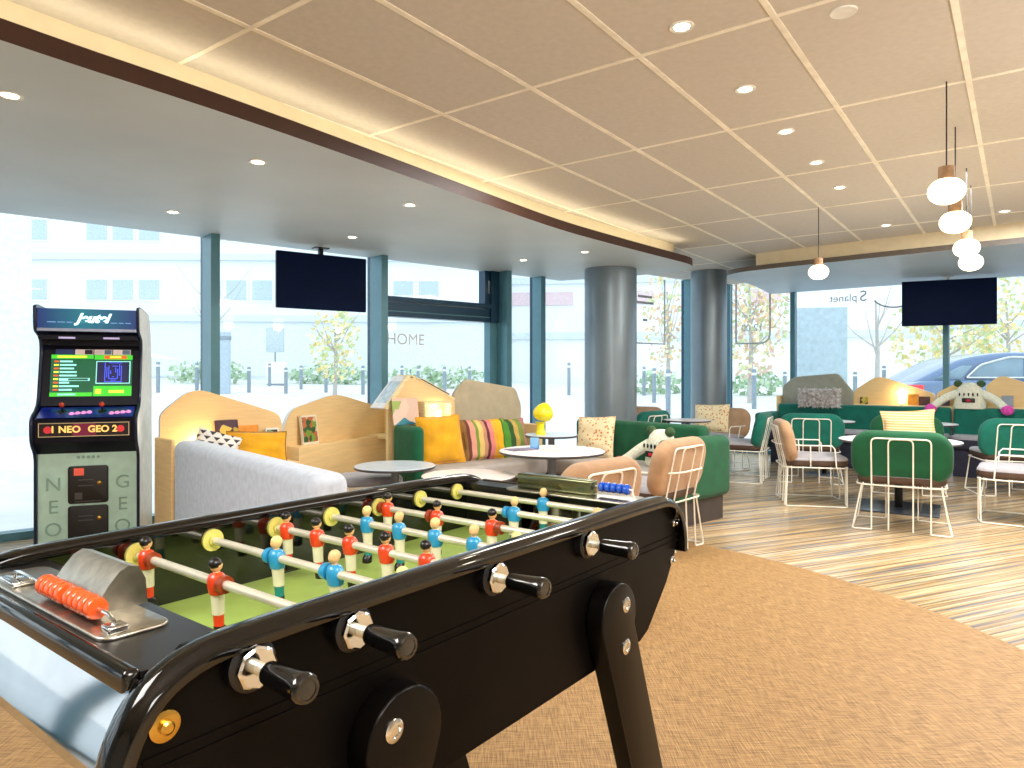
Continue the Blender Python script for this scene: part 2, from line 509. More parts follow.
# decals on the glass (read from outside, so mirrored from within)
decal = mat('grey_decal', (182, 190, 196), .6)
decal_w = mat('white_decal', (232, 236, 240), .6)
def mirror_text(par, body, size, x, z, m, mirror=True, name='lettering'):
    M = T(x, -.016, z) @ RX(R(90)) @ Matrix.Diagonal((-1 if mirror else 1, 1, 1, 1))
    return text(name, body, size, m, M, par, extrude=.0005)
b1 = bays[('R', .29)]
mirror_text(b1, 'planet', .155, 1.0, 2.36, decal)
mirror_text(b1, 'S', .22, 1.27, 2.37, decal)
arc = [(1.56+.28*math.cos(R(a))+.12, -.014, 2.36+.17*math.sin(R(a))) for a in range(200, 341, 10)]
MB().tube(arc, .012, 6).build('decal_arc', decal, b1)
b2 = bays[('R', -.72)]
path = round_poly([(-.6, 2.95), (-.6, 1.74), (-.06, 1.74), (-.06, 2.7)], [0, .02, .16, 0], 6)
MB().tube([(x, -.014, min(z, 2.7)) for x, z in path], .014, 6).build('decal_outline', decal, b2)
mirror_text(b2, '12:00', .16, -.34, 1.98, decal)
b3 = bays[7.05]
MB().tube([(7.15, -.014, 1.7), (8.06, -.014, 1.7), (8.06, -.014, 2.66)], .013, 6).build('decal_outline', decal, b3)
dd = MB()
for k, (w, z) in enumerate([(.32, 2.36), (.4, 2.27), (.1, 2.02)]): dd.box(7.6-w/2, 7.6+w/2, -.016, -.013, z, z+.035)
dd.build('decal_rows', decal, b3)
mirror_text(bays[3.16], 'HOME', .17, 3.55, 1.62, decal_w, False)

# ------------------------------------------------------------------ soffits
def offset_curve(pts, d):
    out = []
    for i, p in enumerate(pts):
        a = Vector(pts[max(i-1, 0)]); b = Vector(pts[min(i+1, len(pts)-1)])
        t = (b-a).normalized(); out.append((p[0]-t.y*d, p[1]+t.x*d))
    return out
def soffit(name, edge, back, z, th_, edge_m, under, inset, fname, label):
    edge = smooth(edge, 3, False)
    poly = edge+back
    n = len(poly)
    mb = MB()
    vs = [(x, y, z) for x, y in poly]+[(x, y, z+th_) for x, y in poly]
    fs = [tuple(range(n)), tuple(range(n, 2*n))]; ms = [0, 2]
    for i in range(n):
        fs.append((i, (i+1) % n, (i+1) % n+n, i+n)); ms.append(1 if i < len(edge)-1 else 0)
    mb.add(vs, fs, ms)
    o = mb.build(name, [under, edge_m, cream]); tag(o, label, kind='structure')
    up = offset_curve(edge, inset)
    if name == 'trim_4': up = [p for p in up if not (p[1] > 8.45)]
    m2 = MB()
    k = len(up)
    vs = [(x, y, z+th_) for x, y in up]+[(x, y, 2.705) for x, y in up]
    m2.add(vs, [(i, i+1, i+1+k, i+k) for i in range(k-1)], 0, True)
    o2 = m2.build(fname, cream); tag(o2, 'cream upstand above the lowered ceiling edge', kind='structure')
    return edge
eLs = [(-6.3, -4.), (-1.86, 2.54), (-1.4, 3.13), (-.9, 3.87), (0, 5.25), (.42, 5.87), (.84, 6.38), (1.3, 6.92), (1.72, 7.4), (2.0, 7.72), (2.07, 8.02), (1.9, 8.3), (1.6, 8.52), (1.1, 8.82), (.68, 9.02)]
bk = [tuple(pL(5.9)-oL*.0), tuple(pL(-8.6)), (-6.9, -4.)]
edgeL = soffit('trim_2', eLs, bk, 2.46, .08, brown_edge, soffit_m, .2, 'trim_3', 'lowered grey ceiling band along the left windows')
eRs = [(4.02, 10.86), (3.5, 10.2), (3.02, 9.62), (2.84, 9.3), (2.88, 9.04), (3.05, 8.8), (3.4, 8.47), (3.78, 8.12), (4.35, 7.6), (5.11, 6.95), (6.5, 5.85), (8.8, 4.0)]
bkr = [tuple(pR(6.5)), tuple(pR(.02))]
eRs = [(x*.954, y*.954) if k else (x, y) for k, (x, y) in enumerate(eRs)]
edgeR = soffit('trim_4', eRs, bkr, 2.5, .055, grey_edge, soffit_b, .04, 'trim_5', 'lowered blue grey ceiling band along the far windows')

# ------------------------------------------------------------------ columns
def column(x, y, r, ztop, label):
    mb = MB().lathe([(r, 0), (r, ztop-.03), (r*.995, ztop)], 48)
    o = mb.build('column', column_m); o.location = (x, y, 0); tag(o, label, kind='structure')
column(1.14, 8.08, .3, 2.46, 'thick grey metal column under the left soffit')
column(2.79, 9.9, .248, 2.705, 'slimmer grey metal column between the two soffits')

# ------------------------------------------------------------------ lights
def lamp(kind, name, loc, energy, col=(1, .85, .65), size=.05, rot=None, spot=None, size_y=None):
    l = bpy.data.lights.new(name, kind); l.energy = energy; l.color = col
    if kind == 'AREA':
        l.size = size
        if size_y: l.shape = 'RECTANGLE'; l.size_y = size_y
    else: l.shadow_soft_size = size
    if spot: l.spot_size = R(spot[0]); l.spot_blend = spot[1]
    o = bpy.data.objects.new(name, l); C.objects.link(o); o.location = loc
    if rot: o.rotation_euler = rot
    return o
WARM = (1, .88, .70)
def downlight(x, y, z, label, group, on=True, e=7):
    t = thing('recessed_downlight', label, 'downlight', (x, y, z), 0, group)
    prof = [(.03, -.001), (.046, -.003), (.05, -.004), (.052, 0.002)]
    MB().lathe(prof, 24, cap=False).build('trim_ring', white_m, t)
    MB().lathe([(.0005, -.0015), (.033, -.0025)], 24, cap=False).build('lens', glow if on else white_m, t)
    if on: lamp('SPOT', 'downlight_lamp', (x, y, z-.03), e, WARM, .03, spot=(120, .6))
gc = 'recessed lights in the tiled ceiling'; gs = 'recessed lights in the left lowered ceiling'
for (x, y), lab, on in [((.71, 2.92), 'lit recessed ceiling light nearest the camera, first of the diagonal row', True),
    ((1.19, 3.56), 'lit recessed ceiling light, second of the diagonal row of five', True),
    ((1.64, 4.18), 'lit recessed ceiling light, middle of the diagonal row of five', True),
    ((2.09, 4.79), 'lit recessed ceiling light, fourth of the diagonal row of five', True),
    ((2.55, 5.43), 'lit recessed ceiling light, last of the diagonal row, near the lone pendant', True),
    ((3.65, 6.81), 'small recessed ceiling light close to the right lowered ceiling edge', True),
    ((4.39, 6.22), 'recessed ceiling light beside the pendant cluster at right', True),
    ((1.33, 2.8), 'unlit round white ceiling disc at the top of the picture', False)]:
    downlight(x, y, 2.703, lab, gc, on)
for (x, y), lab in [((-2.18, 3.03), 'soffit downlight at the left picture edge above the game cabinet'),
    ((-1.45, 3.98), 'soffit downlight in front of the left hanging television, nearer the brown edge'),
    ((-2.53, 5.21), 'soffit downlight above and right of the arcade cabinet'),
    ((-.73, 4.99), 'soffit downlight halfway along the brown edge'),
    ((-1.41, 6.16), 'soffit downlight right beside the left hanging television'),
    ((.12, 7.4), 'soffit downlight above the window with the side post'),
    ((.72, 6.91), 'soffit downlight just left of the thick column')]:
    downlight(x, y, 2.46, lab, gs, True, 10)

def pendant(x, y, z, label, ztop=2.705):
    t = thing('globe_pendant', label, 'pendant light', (x, y, z), 0, 'globe pendants')
    MB().tube([(0, 0, .12), (0, 0, ztop-z)], .0035, 6).build('cord', black_m, t)
    MB().lathe([(.012, .125), (.036, .12), (.037, .06), (.04, .055)], 20).build('cap', wood_cap, t)
    prof = []
    for k in range(15):
        a = -PI/2+PI*k/14; prof.append((max(.001, .083*math.cos(a)**.85 if math.cos(a) > 0 else .001), .064*math.sin(a)))
    MB().lathe(prof, 28).build('globe', globe_m, t)
    lamp('POINT', 'pendant_lamp', (x, y, z-.1), 4, WARM, .08)
pendant(2.16, 3.47, 2.16, 'globe pendant nearest the camera, largest and highest of the cluster')
pendant(2.61, 4.11, 2.145, 'globe pendant second in the cluster at right')
pendant(3.21, 4.93, 2.14, 'globe pendant third in the cluster at right')
pendant(3.53, 5.37, 2.11, 'globe pendant farthest and lowest of the cluster at right')
pendant(2.67, 6.08, 2.14, 'lone globe pendant hanging left of the cluster')

# cove light strips hidden on top of the soffit ledge
def cove(edge, z, every, e, off=.07):
    pts = [Vector(p) for p in edge]
    acc = []
    for a, b in zip(pts[:-1], pts[1:]):
        L_ = (b-a).length; k = max(1, round(L_/every))
        for i in range(k): acc.append((a.lerp(b, i/k), a.lerp(b, (i+1)/k)))
    for a, b in acc:
        if a.y < -.5 or (a-b).length < .03: continue
        d = (b-a); m = (a+b)/2; n = Vector((-d.y, d.x)).normalized()
        m = m+n*off
        lamp('AREA', 'cove_strip', (m.x, m.y, z), e*d.length, (1, .88, .64), d.length, (R(180), 0, math.atan2(d.y, d.x)), size_y=.05)
cove([p for i, p in enumerate(edgeL) if i % 4 == 0 and p[1] < 7.6], 2.555, 1.2, .75)

# added unseen fill lamps under the ceiling, brightening the room and its far end
soffit_pole = mat('pole_pale_grey', (190, 200, 206), .5)
for x, y in [(-2.6, .4), (1.2, -.6), (4.6, 1.6)]:
    lamp('AREA', 'ceiling_fill', (x, y, 2.68), 95, (1, .98, .95), 1.6, (0, 0, 0))
lamp('AREA', 'ceiling_fill', (3.6, 4.9, 2.68), 80, (1, .98, .95), 1.2, (0, 0, 0))

lamp('AREA', 'ceiling_fill', (4.3, 6.0, 2.69), 26, (1, .98, .95), .9)
lamp('AREA', 'ceiling_fill', (.6, 4.6, 2.69), 40, (1, .98, .95), .9)
lamp('AREA', 'upward_fill', (.6, -1.2, 1.75), 70, (1, .96, .92), .7, (R(180-22), 0, 0))  # added fill lamps aimed up to brighten ceiling and soffits
lamp('AREA', 'upward_fill', (3.4, 1.2, 1.6), 45, (1, .96, .92), .7, (R(180-10), 0, 0))
# ------------------------------------------------------------------ world
w = bpy.data.worlds.new('world'); bpy.context.scene.world = w; w.use_nodes = True
N = w.node_tree.nodes; L = w.node_tree.links
bg = N['Background']
tc = N.new('ShaderNodeTexCoord'); sp = N.new('ShaderNodeSeparateXYZ'); L.new(tc.outputs['Generated'], sp.inputs[0])
cr = N.new('ShaderNodeValToRGB'); cr.color_ramp.elements[0].position = .0; cr.color_ramp.elements[1].position = .6
cr.color_ramp.elements[0].color = (.95, .98, 1, 1); cr.color_ramp.elements[1].color = (.80, .90, 1, 1)
L.new(sp.outputs[2], cr.inputs[0]); L.new(cr.outputs[0], bg.inputs['Color'])
bg.inputs['Strength'].default_value = 1.6
# ------------------------------------------------------------------ football table
ft = thing('football_table', 'glossy black bar football table with red and blue players in the foreground', 'football table', (-.2318, 1.4262, 0), .914)
YN, YF = -.275, .317
SH = .008
prof = [(-.47,.63),(.47,.63),(.51,.645),(.61,.735),(.65,.785),(.675,.83),(.64,.92),(.60,.945),(-.60,.945),(-.64,.92),(-.675,.83),(-.65,.785),(-.61,.735),(-.51,.645)]
prof = [(x+SH, z) for x, z in prof]
rimpath = [(.686,.80),(.686,.85),(.655,.912),(.60,.941),(.51,.946),(0,.946),(-.51,.946),(-.60,.941),(-.655,.912),(-.686,.85),(-.686,.80)]
rimpath = [(x+SH, z) for x, z in smooth(rimpath, 2, False)]
def rim_frames():
    fr = []
    for i, p in enumerate(rimpath):
        a = Vector(rimpath[max(i-1, 0)]); b = Vector(rimpath[min(i+1, len(rimpath)-1)])
        t = (b-a).normalized(); n = Vector((t.y, -t.x))      # outward (up for the middle)
        fr.append(((p[0], 0, p[1]), (0, 1, 0), (n.x, 0, n.y)))
    return fr
sec = [(-.321,-.013),(-.324,-.006),(-.322,.001),(-.315,.003),(-.312,.007),(-.302,.0095),(-.288,.0095),(-.277,.006),(-.2735,.0),(-.2735,-.013)]
for side in (-1, 1):
    def ys(y): return y if side == -1 else (YF+YN)-y
    pm = MB().prism(prof, ys(-.30), ys(-.2752), 'y')
    pm.build('side_panel', black_panel, ft)
    pm = MB().box(-.56, .60, min(ys(-.2752), ys(-.274)), max(ys(-.2752), ys(-.274)), .80, .936)
    pm.build('inner_wall', wall_in, ft)
    s2 = [(ys(a), b) for a, b in sec]
    MB().sweep(s2, rim_frames()).build('rim', black_lacquer, ft, 50)
    gv = MB()
    for z in (.828, .842):
        gv.box(-.645, .68, min(ys(-.3), ys(-.302)), max(ys(-.3), ys(-.302)), z-.0025, z+.0025)
    gv.build('groove_strip', black_panel, ft)
MB().box(-.47, .47, YN, YF, .63, .645).build('bottom_panel', black_panel, ft)
cap = [(-.60,.915),(-.640,.922),(-.652,.908),(-.678,.835),(-.675,.818),(-.655,.79),(-.51,.645),(-.47,.63),(-.44,.63),(-.44,.66),(-.58,.79),(-.60,.85)]
for sgn in (-1, 1):
    pl = [((x*-sgn+SH if sgn == 1 else x), z) for x, z in cap]
    MB().prism(pl, -.288, .330, 'y', sm=True).build('end_panel', black_gloss, ft, 25)
    x0, x1 = sorted((sgn*.632, sgn*.652))
    MB().rbox(x0, x1, YN, YF, .90, .932, .008).build('end_rim', black_lacquer, ft)
    x0, x1 = sorted((sgn*(.520 if sgn < 0 else .565), sgn*.635))
    ap = MB().box(x0, x1, YN, YF, .916, .928)
    xs, xe = sorted((sgn*(.545 if sgn < 0 else .57), sgn*(.555 if sgn < 0 else .58)))
    ap.box(xs, xe, YN, -.08, .80, .917).box(xs, xe, .12, YF, .80, .917).box(xs, xe, -.08, .12, .89, .917)
    ap.build('end_apron', apron_m, ft)
MB().box(-.60, .60, YN, YF, .79, .80).build('playfield', field_m, ft)
fm = MB().box(-.002, .002, YN, YF, .8, .8006)
cl = [(.09*math.cos(2*PI*k/40), .02+.09*math.sin(2*PI*k/40), .8003) for k in range(40)]
fm.tube(cl, .0012, 4, closed=True)
for sx in (-1, 1):
    fm.box(min(sx*.37, sx*.373), max(sx*.37, sx*.373), -.16, .2, .8, .8006)
    for y in (-.16, .2): fm.box(min(sx*.37, sx*.6), max(sx*.37, sx*.6), y-.0015, y+.0015, .8, .8006)
fm.build('field_marking', field_line, ft)
# legs
for sx in (-1, 1):
    for sy in (-1, 1):
        pts = []
        for k in range(19):
            a = R(200-k*(222/18)); pts.append((.305+.072*math.cos(a), .74+.072*math.sin(a)))
        pts += [(.625, 0.03), (.495, 0.03)]
        pts = [(x*sx, z) for x, z in pts]
        if sx == -1: pts = pts[::-1]
        y0 = -.343 if sy == -1 else .342
        Mx = Matrix(((1,0,0,0),(0,0,-1,0),(0,1,0,0),(0,0,0,1)))     # (x,y,z)->(x,-z,y)
        lg = MB().slab(pts, -y0-.041 if sy == -1 else -y0-.041, -y0, .005, 3, 0, Mx)
        leg = lg.build('leg', leg_black, ft, 30)
        yo = y0 if sy == -1 else y0+.041
        for bz in (.762, .673):
            d = -1 if sy == -1 else 1
            bm_ = MB().lathe([(.0165, 0), (.0165, .002), (.013, .004), (.009, .0045), (.008, .002), (.0005, .002)], 20, 0, T(.33*sx, yo, bz) @ RX(R(90 if sy == -1 else -90)))
            bm_.build('bolt', chrome, leg)
        MB().lathe([(.03, 0), (.03, .012), (.012, .016), (.012, .04)], 20, 0, T(.56*sx, y0+.02, 0)).build('levelling_foot', black_m, leg)
# bolts on the side panel ends
for x, z, r_, m_ in [(-.622, .872, .017, brass), (.662, .874, .011, chrome), (.648, .782, .011, chrome)]:
    MB().lathe([(r_, 0), (r_, .0025), (r_*.75, .004), (r_*.45, .004), (r_*.45, .009), (r_*.3, .011), (.0005, .011)], 22, 0, T(x, -.30, z) @ RX(R(90))).build('bolt', m_, ft)
# rods and players
ZR = .9082
def player_mesh(shirt, sock, hair, name):
    mb = MB(); n = 12
    def ring(z, a, b, ox=0): return [(ox+a*math.cos(2*PI*k/n), b*math.sin(2*PI*k/n), z) for k in range(n)]
    rings = [ring(-.090,.007,.008,.004), ring(-.088,.0115,.011,.004), ring(-.078,.011,.0115,.003), ring(-.073,.0085,.010),
             ring(-.072,.0078,.0095), ring(-.053,.0085,.0105),
             ring(-.0525,.0095,.0115), ring(-.036,.010,.012), ring(-.019,.0105,.0135),
             ring(-.0185,.0125,.0155), ring(-.008,.0145,.0175), ring(.006,.0145,.0175), ring(.013,.011,.014), ring(.0165,.0055,.006),
             ring(.019,.0052,.0052)]
    mi = [3,3,3,3, 2,2, 1,1,1, 0,0,0,0, 4]
    mb.layers(rings, mi)
    mb.ell((0, 0, .028), (.0105, .0098, .0115), 12, 4)
    mb.ell((-.0015, 0, .031), (.0110, .0106, .0100), 12, 5)
    for s in (-1, 1): mb.ell((.0, s*.0165, -.004), (.006, .005, .012), 8, 0)
    return mb
protos = {}
PL = {0: ('r', [.02]), 1: ('r', [.274, .031]), 2: ('b', [.087, -.083, .2575-.0]), 3: ('r', [.274, .167, .061, -.046, -.155]),
      4: ('b', [.184, .078, -.031, -.139, -.246]), 5: ('r', [.279, .107, -.063]), 6: ('b', [-.01, -.245]), 7: ('b', [.008])}
PL[2] = ('b', [.087, -.083, -.25])
HY = Matrix.Rotation(R(90), 4, 'X')
handle_proto = nut_proto = washer_proto = None
for i in range(8):
    u = (i-3.5)*.15
    col, vs = PL[i]
    near = i in (0, 1, 3, 5)
    ya, yb = (-.352, .345) if near else (-.285, .40)
    rod = MB().tube([(0, ya, 0), (0, yb, 0)], .0078, 12).build('rod', rod_m, ft)
    rod.location = (u, 0, ZR)
    hm = MB().lathe([(.006, 0), (.0135, .001), (.0142, .008), (.0150, .03), (.0165, .055), (.0175, .064), (.0170, .070), (.0145, .0735), (.0105, .074), (.0100, .0728), (.005, .0728), (.0005, .073)], 20, 0, T(0, ya+.006, 0) @ RX(R(90)) if near else T(0, yb-.006, 0) @ RX(R(-90)))
    hm.build('handle', handle_m, rod)
    s_ = -1 if near else 1
    yw = -.30 if near else .342
    nb = MB().lathe([(.031, 0), (.031, .014), (.026, .017)], 24, 1, T(0, yw, 0) @ RX(R(90 if near else -90)))
    nb.lathe([(.026, .016), (.026, .0245), (.023, .027), (.009, .027)], 8, 0, T(0, yw, 0) @ RX(R(90 if near else -90)), sm=False)
    nb.build('bearing_nut', [chrome, black_m], rod)
    for yy in (YF-.004, YN+.004) if i else ():
        MB().lathe([(.0225, -.003), (.0225, .003)], 24, 0, T(0, yy, 0) @ RX(R(90))).lathe([(.011, -.009), (.011, .009)], 16, 0, T(0, yy, 0) @ RX(R(90))).build('washer', washer_y, rod)
    key = (col, i == 4 or i == 2)
    for j, v in enumerate(vs):
        if col == 'r':
            if 'r' not in protos:
                protos['r'] = player_mesh(0, 0, 0, 'r').build('player', [p_red, p_white, p_red, p_black, p_skin, p_black], rod); o = protos['r']
            else: o = protos['r'].copy(); C.objects.link(o); o.parent = rod
        else:
            kk = 'b%d' % ((i+j) % 2)
            if kk not in protos:
                protos[kk] = player_mesh(0, 0, 0, 'b').build('player', [p_blue, p_white, p_green, p_black, p_skin, p_blond if (i+j) % 2 == 0 else p_skin], rod); o = protos[kk]
            else: o = protos[kk].copy(); C.objects.link(o); o.parent = rod
        tilt = [0, -.05, .08, -.06, .05, .04, -.05, 0][i]
        o.location = (0, v, 0); o.rotation_euler = (0, tilt, 0 if col == 'r' else PI)
        if i in (1, 2, 5, 6):
            cy_ = v-.022 if j == len(vs)-1 or i == 1 else v+.022
            MB().lathe([(.0145, -.006), (.0145, .006)], 16, 0, T(0, cy_, 0) @ RX(R(90))).build('collar', collar_red if col == 'r' else p_blue, rod)
# score counters
sc = MB().rbox(-.628, -.541, -.16, .27, .927, .933, .003, R2=.02).build('score_counter', steel, ft); tag(sc, 'steel score counter with orange beads')
hp = [(-.590,.933),(-.590,.953),(-.580,.968),(-.566,.984),(-.554,.990),(-.541,.986),(-.532,.968),(-.529,.933)]
MB().prism(hp, -.062, .09, 'y', sm=True).build('housing', steel, sc, 30)
MB().tube([(-.606, .20, .932), (-.606, .20, .948), (-.606, .18, .951), (-.606, -.125, .951), (-.606, -.14, .946), (-.606, -.14, .932)], .0025, 8).build('bead_rail', chrome, sc)
bo = None
for k in range(10):
    y = .075-.0168*k-(.012 if k > 4 else 0)
    if bo is None: bo = MB().lathe([(.006, -.0078), (.013, -.006), (.0148, 0), (.013, .006), (.006, .0078)], 18, 0, RX(R(90))).build('bead', bead_o, sc)
    else: bo = bo.copy(); C.objects.link(bo); bo.parent = sc
    bo.location = (-.606, y, .951)
MB().rbox(-.622, -.59, .16, .22, .933, .941, .003).build('rail_mount', chrome, sc)
MB().rbox(-.618, -.594, -.155, -.13, .933, .943, .003).build('rail_mount', chrome, sc)
s2 = MB().rbox(.535, .645, -.235, .15, .928, .934, .003, R2=.02).build('score_counter', steel, ft); tag(s2, 'steel score counter with blue beads at the far end')
MB().rbox(.565, .60, -.115, .127, .934, .974, .006).build('housing', mat('counter_back', (120, 124, 92), .22, .9), s2)
MB().tube([(.588, -.115, .958), (.588, -.222, .958), (.588, -.228, .934)], .0025, 8).build('bead_rail', white_wire, s2)
bo = None
for k in range(5):
    if bo is None: bo = MB().lathe([(.006, -.0075), (.012, -.006), (.0138, 0), (.012, .006), (.006, .0075)], 18, 0, RX(R(90))).build('bead', bead_b, s2)
    else: bo = bo.copy(); C.objects.link(bo); bo.parent = s2
    bo.location = (.588, -.135-.0178*k, .958)

# ------------------------------------------------------------------ arcade cabinet
navy = mat('arcade_navy', (10, 24, 56), .3, coat=.2)
navy_dark = mat('arcade_dark', (5, 6, 30), .4, spec=.25)
sage = mat('arcade_sage', (186, 220, 206), .5, noise=.04)
sage_d = mat('arcade_sage_relief', (136, 172, 158), .5)
ar = thing('arcade_cabinet', 'two player arcade cabinet with lit blue marquee and pale green front', 'arcade machine', (-2.94, 4.84, 0), R(20.5))
side = round_poly([(0,0),(0,.70),(-.10,.79),(-.11,.95),(.06,1.03),(.14,1.40),(.13,1.50),(-.01,1.55),(-.02,1.71),(.05,1.72),(.50,1.70),(.62,1.45),(.66,.0)], [0,.08,.05,.05,.08,.1,.08,.03,.01,.02,.1,.1,0])
side = [(y, z) for y, z in side]
for sx in (-1, 1):
    MB().prism(side, sx*.31-.01, sx*.31+.01, 'x').build('side_panel', white_m if sx == 1 else navy, ar)
    k = len(side)
    fr = [p for p in side if p[0] < .2 or p[1] > 1.6]
    fr = [(sx*.31, y, z) for y, z in side[:-2] if y < .06 or z > .9][:-6]
    MB().tube(fr, .011, 6).build('edge_trim', navy, ar)
MB().box(-.30, .30, .015, .60, 0, .74, 0).build('coin_panel', sage, ar)
MB().prism([(.02,.70),(-.085,.79),(-.095,.945),(.06,1.02),(.16,1.02),(.16,.70)], -.30, .30, 'x').build('control_box', navy_dark, ar)
MB().box(-.30, .30, .30, .58, .9, 1.68).build('back_body', navy_dark, ar)
# control surface local frame
cpM = T(0, -.0175, .9845) @ RX(math.atan2(.075, .155)) @ T(0, 0, .001)
MB().box(-.285, .285, -.075, .075, 0, .003, 0, cpM).build('control_panel', mat('arcade_panel_blue', (28, 44, 150), .3, coat=.3, noise=.3, nscale=9), ar)
for jx in (-.15, .09):
    jm = MB().lathe([(.028, .003), (.026, .006), (.006, .007), (.006, .05)], 16, 1, cpM @ T(jx, .01, 0)); jm.ell((0, 0, .058), (.017, .017, .017), 14, 0, cpM @ T(jx, .01, 0))
    jm.build('joystick', [p_red, black_m], ar)
    for k in range(4):
        MB().lathe([(.017, .003), (.017, .007), (.012, .009), (.011, .013), (.0005, .014)], 16, 0, cpM @ T(jx+.06+.034*k, -.022+.006*k, 0)).build('button', mat('button_pink', (236, 150, 214), .25, emit=.5), ar)
strip = MB().box(-.272, .272, -.108, -.098, .825, .925, 0).box(-.268, .268, -.110, -.107, .829, .832, 1).box(-.268, .268, -.110, -.107, .918, .921, 1).box(-.268, -.265, -.110, -.107, .829, .921, 1).box(.265, .268, -.110, -.107, .829, .921, 1)
for x in (-.215, .215):
    strip.lathe([(.024, 0), (.024, .003), (.0005, .004)], 18, 2, T(x, -.108, .876) @ RX(R(90)))
strip.box(-.07, .07, -.1095, -.108, .834, .916, 3)
sp_ = strip.build('player_sign', [mat('sign_black', (30, 10, 16), .3), mat('sign_cream', (226, 200, 150), .4, emit=.3), mat('sign_red', (216, 50, 60), .35, emit=.3), mat('sign_wine', (120, 16, 60), .35, emit=.2)], ar)
lett = mat('sign_letter', (244, 200, 110), .4, emit=.6)
text('lettering', '1 NEO', .062, lett, T(-.112, -.111, .876) @ RX(R(90)), sp_, bold=.002)
text('lettering', 'GEO 2', .062, lett, T(.108, -.111, .876) @ RX(R(90)), sp_, bold=.002)
# screen bezel and screen
ang = math.atan2(.08, .37)
bz = T(0, .075, 1.03) @ RX(R(90)-ang) if False else T(0, .072, 1.03) @ RX(R(90)+(-ang))
MB().box(-.30, .30, 0, .40, -.02, 0, 0, bz).build('bezel', navy_dark, ar)
def glowmat(n, c, e): return mat(n, c, .4, emit=e, noise=.04)
g_dark = glowmat('screen_dark_green', (0, 84, 50), .7); g_mid = glowmat('screen_green', (60, 190, 40), .8); g_red = glowmat('screen_red', (220, 90, 30), .7)
g_yel = glowmat('screen_yellow', (226, 232, 60), .9); g_cyan = glowmat('screen_cyan', (150, 226, 220), .8); g_blue = glowmat('screen_blue', (70, 90, 240), .9); g_nav = glowmat('screen_navy', (14, 18, 70), .5)
bz0 = bz; bz = bz0 @ Matrix.Diagonal((1.2, 1.13, 1, 1)) @ T(-.008, -.012, 0)
s_ = MB()
s_.box(-.20, .22, .07, .335, 0, .003, 0, bz)                       # base
s_.box(-.20, .015, .31, .335, .003, .004, 1, bz).box(-.20, .015, .07, .095, .003, .004, 1, bz)
s_.box(-.17, -.02, .316, .329, .004, .005, 3, bz).box(-.16, -.07, .077, .088, .004, .005, 4, bz)
rr = random.Random(3)
for k in range(9):
    y = .292-.0225*k
    s_.box(-.185, -.16, y-.005, y+.005, .003, .004, 3 if k % 2 else 2, bz)
    s_.box(-.155, -.155+rr.uniform(.05, .11), y-.0055, y+.0055, .003, .004, 4, bz)
s_.box(-.155, .0, .168, .186, .003, .0042, 4, bz).box(-.11, -.01, .171, .183, .0042, .005, 0, bz)
s_.box(.02, .22, .305, .335, .003, .004, 1, bz).box(.07, .19, .309, .331, .004, .005, 2, bz).box(.10, .16, .315, .326, .005, .006, 3, bz)
s_.box(.02, .22, .07, .135, .003, .004, 1, bz).box(.10, .18, .09, .108, .004, .005, 3, bz).box(.03, .06, .085, .115, .004, .005, 3, bz)
s_.box(.03, .21, .15, .295, .003, .004, 4, bz).box(.035, .205, .155, .29, .004, .005, 6, bz)
for k in range(6):                                                 # a blue maze of lines
    a = .01*k
    x0, x1, y0, y1 = .075+a, .165-a, .160+.0105*k, .286-.0105*k
    if x1-x0 < .012: break
    if k % 2 == 0:
        s_.box(x0, x0+.004, y0, y1, .005, .006, 5, bz).box(x1-.004, x1, y0, y1-.02, .005, .006, 5, bz).box(x0, x1, y0, y0+.004, .005, .006, 5, bz).box(x0+.02, x1, y1-.004, y1, .005, .006, 5, bz)
    else:
        s_.box(x0, x0+.004, y0+.02, y1-.02, .005, .006, 5, bz).box(x1-.004, x1, y0+.03, y1, .005, .006, 5, bz).box(x0+.02, x1-.02, y0, y0+.004, .005, .006, 5, bz)
s_.build('screen', [g_dark, g_mid, g_red, g_yel, g_cyan, g_blue, g_nav], ar)
bz = bz0
cards = MB()
cols = [3, 0, 0, 0]
for k in range(4):
    x0 = -.225+.118*k
    cards.box(x0, x0+.112, .366, .404, .002, .005, 3 if k == 0 else 0, bz)
    if k: cards.box(x0+(.06 if k != 2 else .065), x0+.108, .369, .401, .005, .006, 1 if k == 1 else 2, bz)
cards.build('game_card', [mat('card_pink', (226, 206, 200), .5, emit=.25), mat('card_dark', (60, 40, 60), .5), mat('card_blue', (110, 140, 170), .5), mat('card_navy', (40, 60, 120), .5, emit=.1)], ar)
hd = MB().box(-.30, .30, .02, .20, 1.49, 1.52, 0).box(-.18, -.08, .018, .03, 1.495, 1.508, 1).box(.09, .19, .018, .03, 1.495, 1.508, 1)
hd.box(-.30, .30, .13, .17, 1.455, 1.52, 0)
hd.build('speaker_panel', [navy_dark, mat('speaker_slit', (190, 180, 226), .3, emit=.4)], ar)
mq = ramp_mat('marquee_glow', lambda N, L: (lambda tc, cr: (L.new(tc.outputs['Generated'], (g := N.new('ShaderNodeTexGradient')).inputs[0]), L.new(g.outputs[0], cr.inputs[0]), cr.outputs[0])[2])(N.new('ShaderNodeTexCoord'), ramp(N, [(0, (14, 44, 110)), (.45, (16, 110, 130)), (1, (20, 50, 110))])), .3)
bs = mq.node_tree.nodes['Principled BSDF']
mq.node_tree.links.new(bs.inputs['Base Color'].links[0].from_socket, bs.inputs['Emission Color']); bs.inputs['Emission Strength'].default_value = .55
mqo = MB().box(-.298, .298, -.012, .02, 1.565, 1.70, 0).build('marquee', mq, ar)
MB().box(-.30, .30, -.014, .03, 1.545, 1.565, 0).build('marquee_trim', mat('arcade_silver', (170, 180, 210), .25, .8), ar)
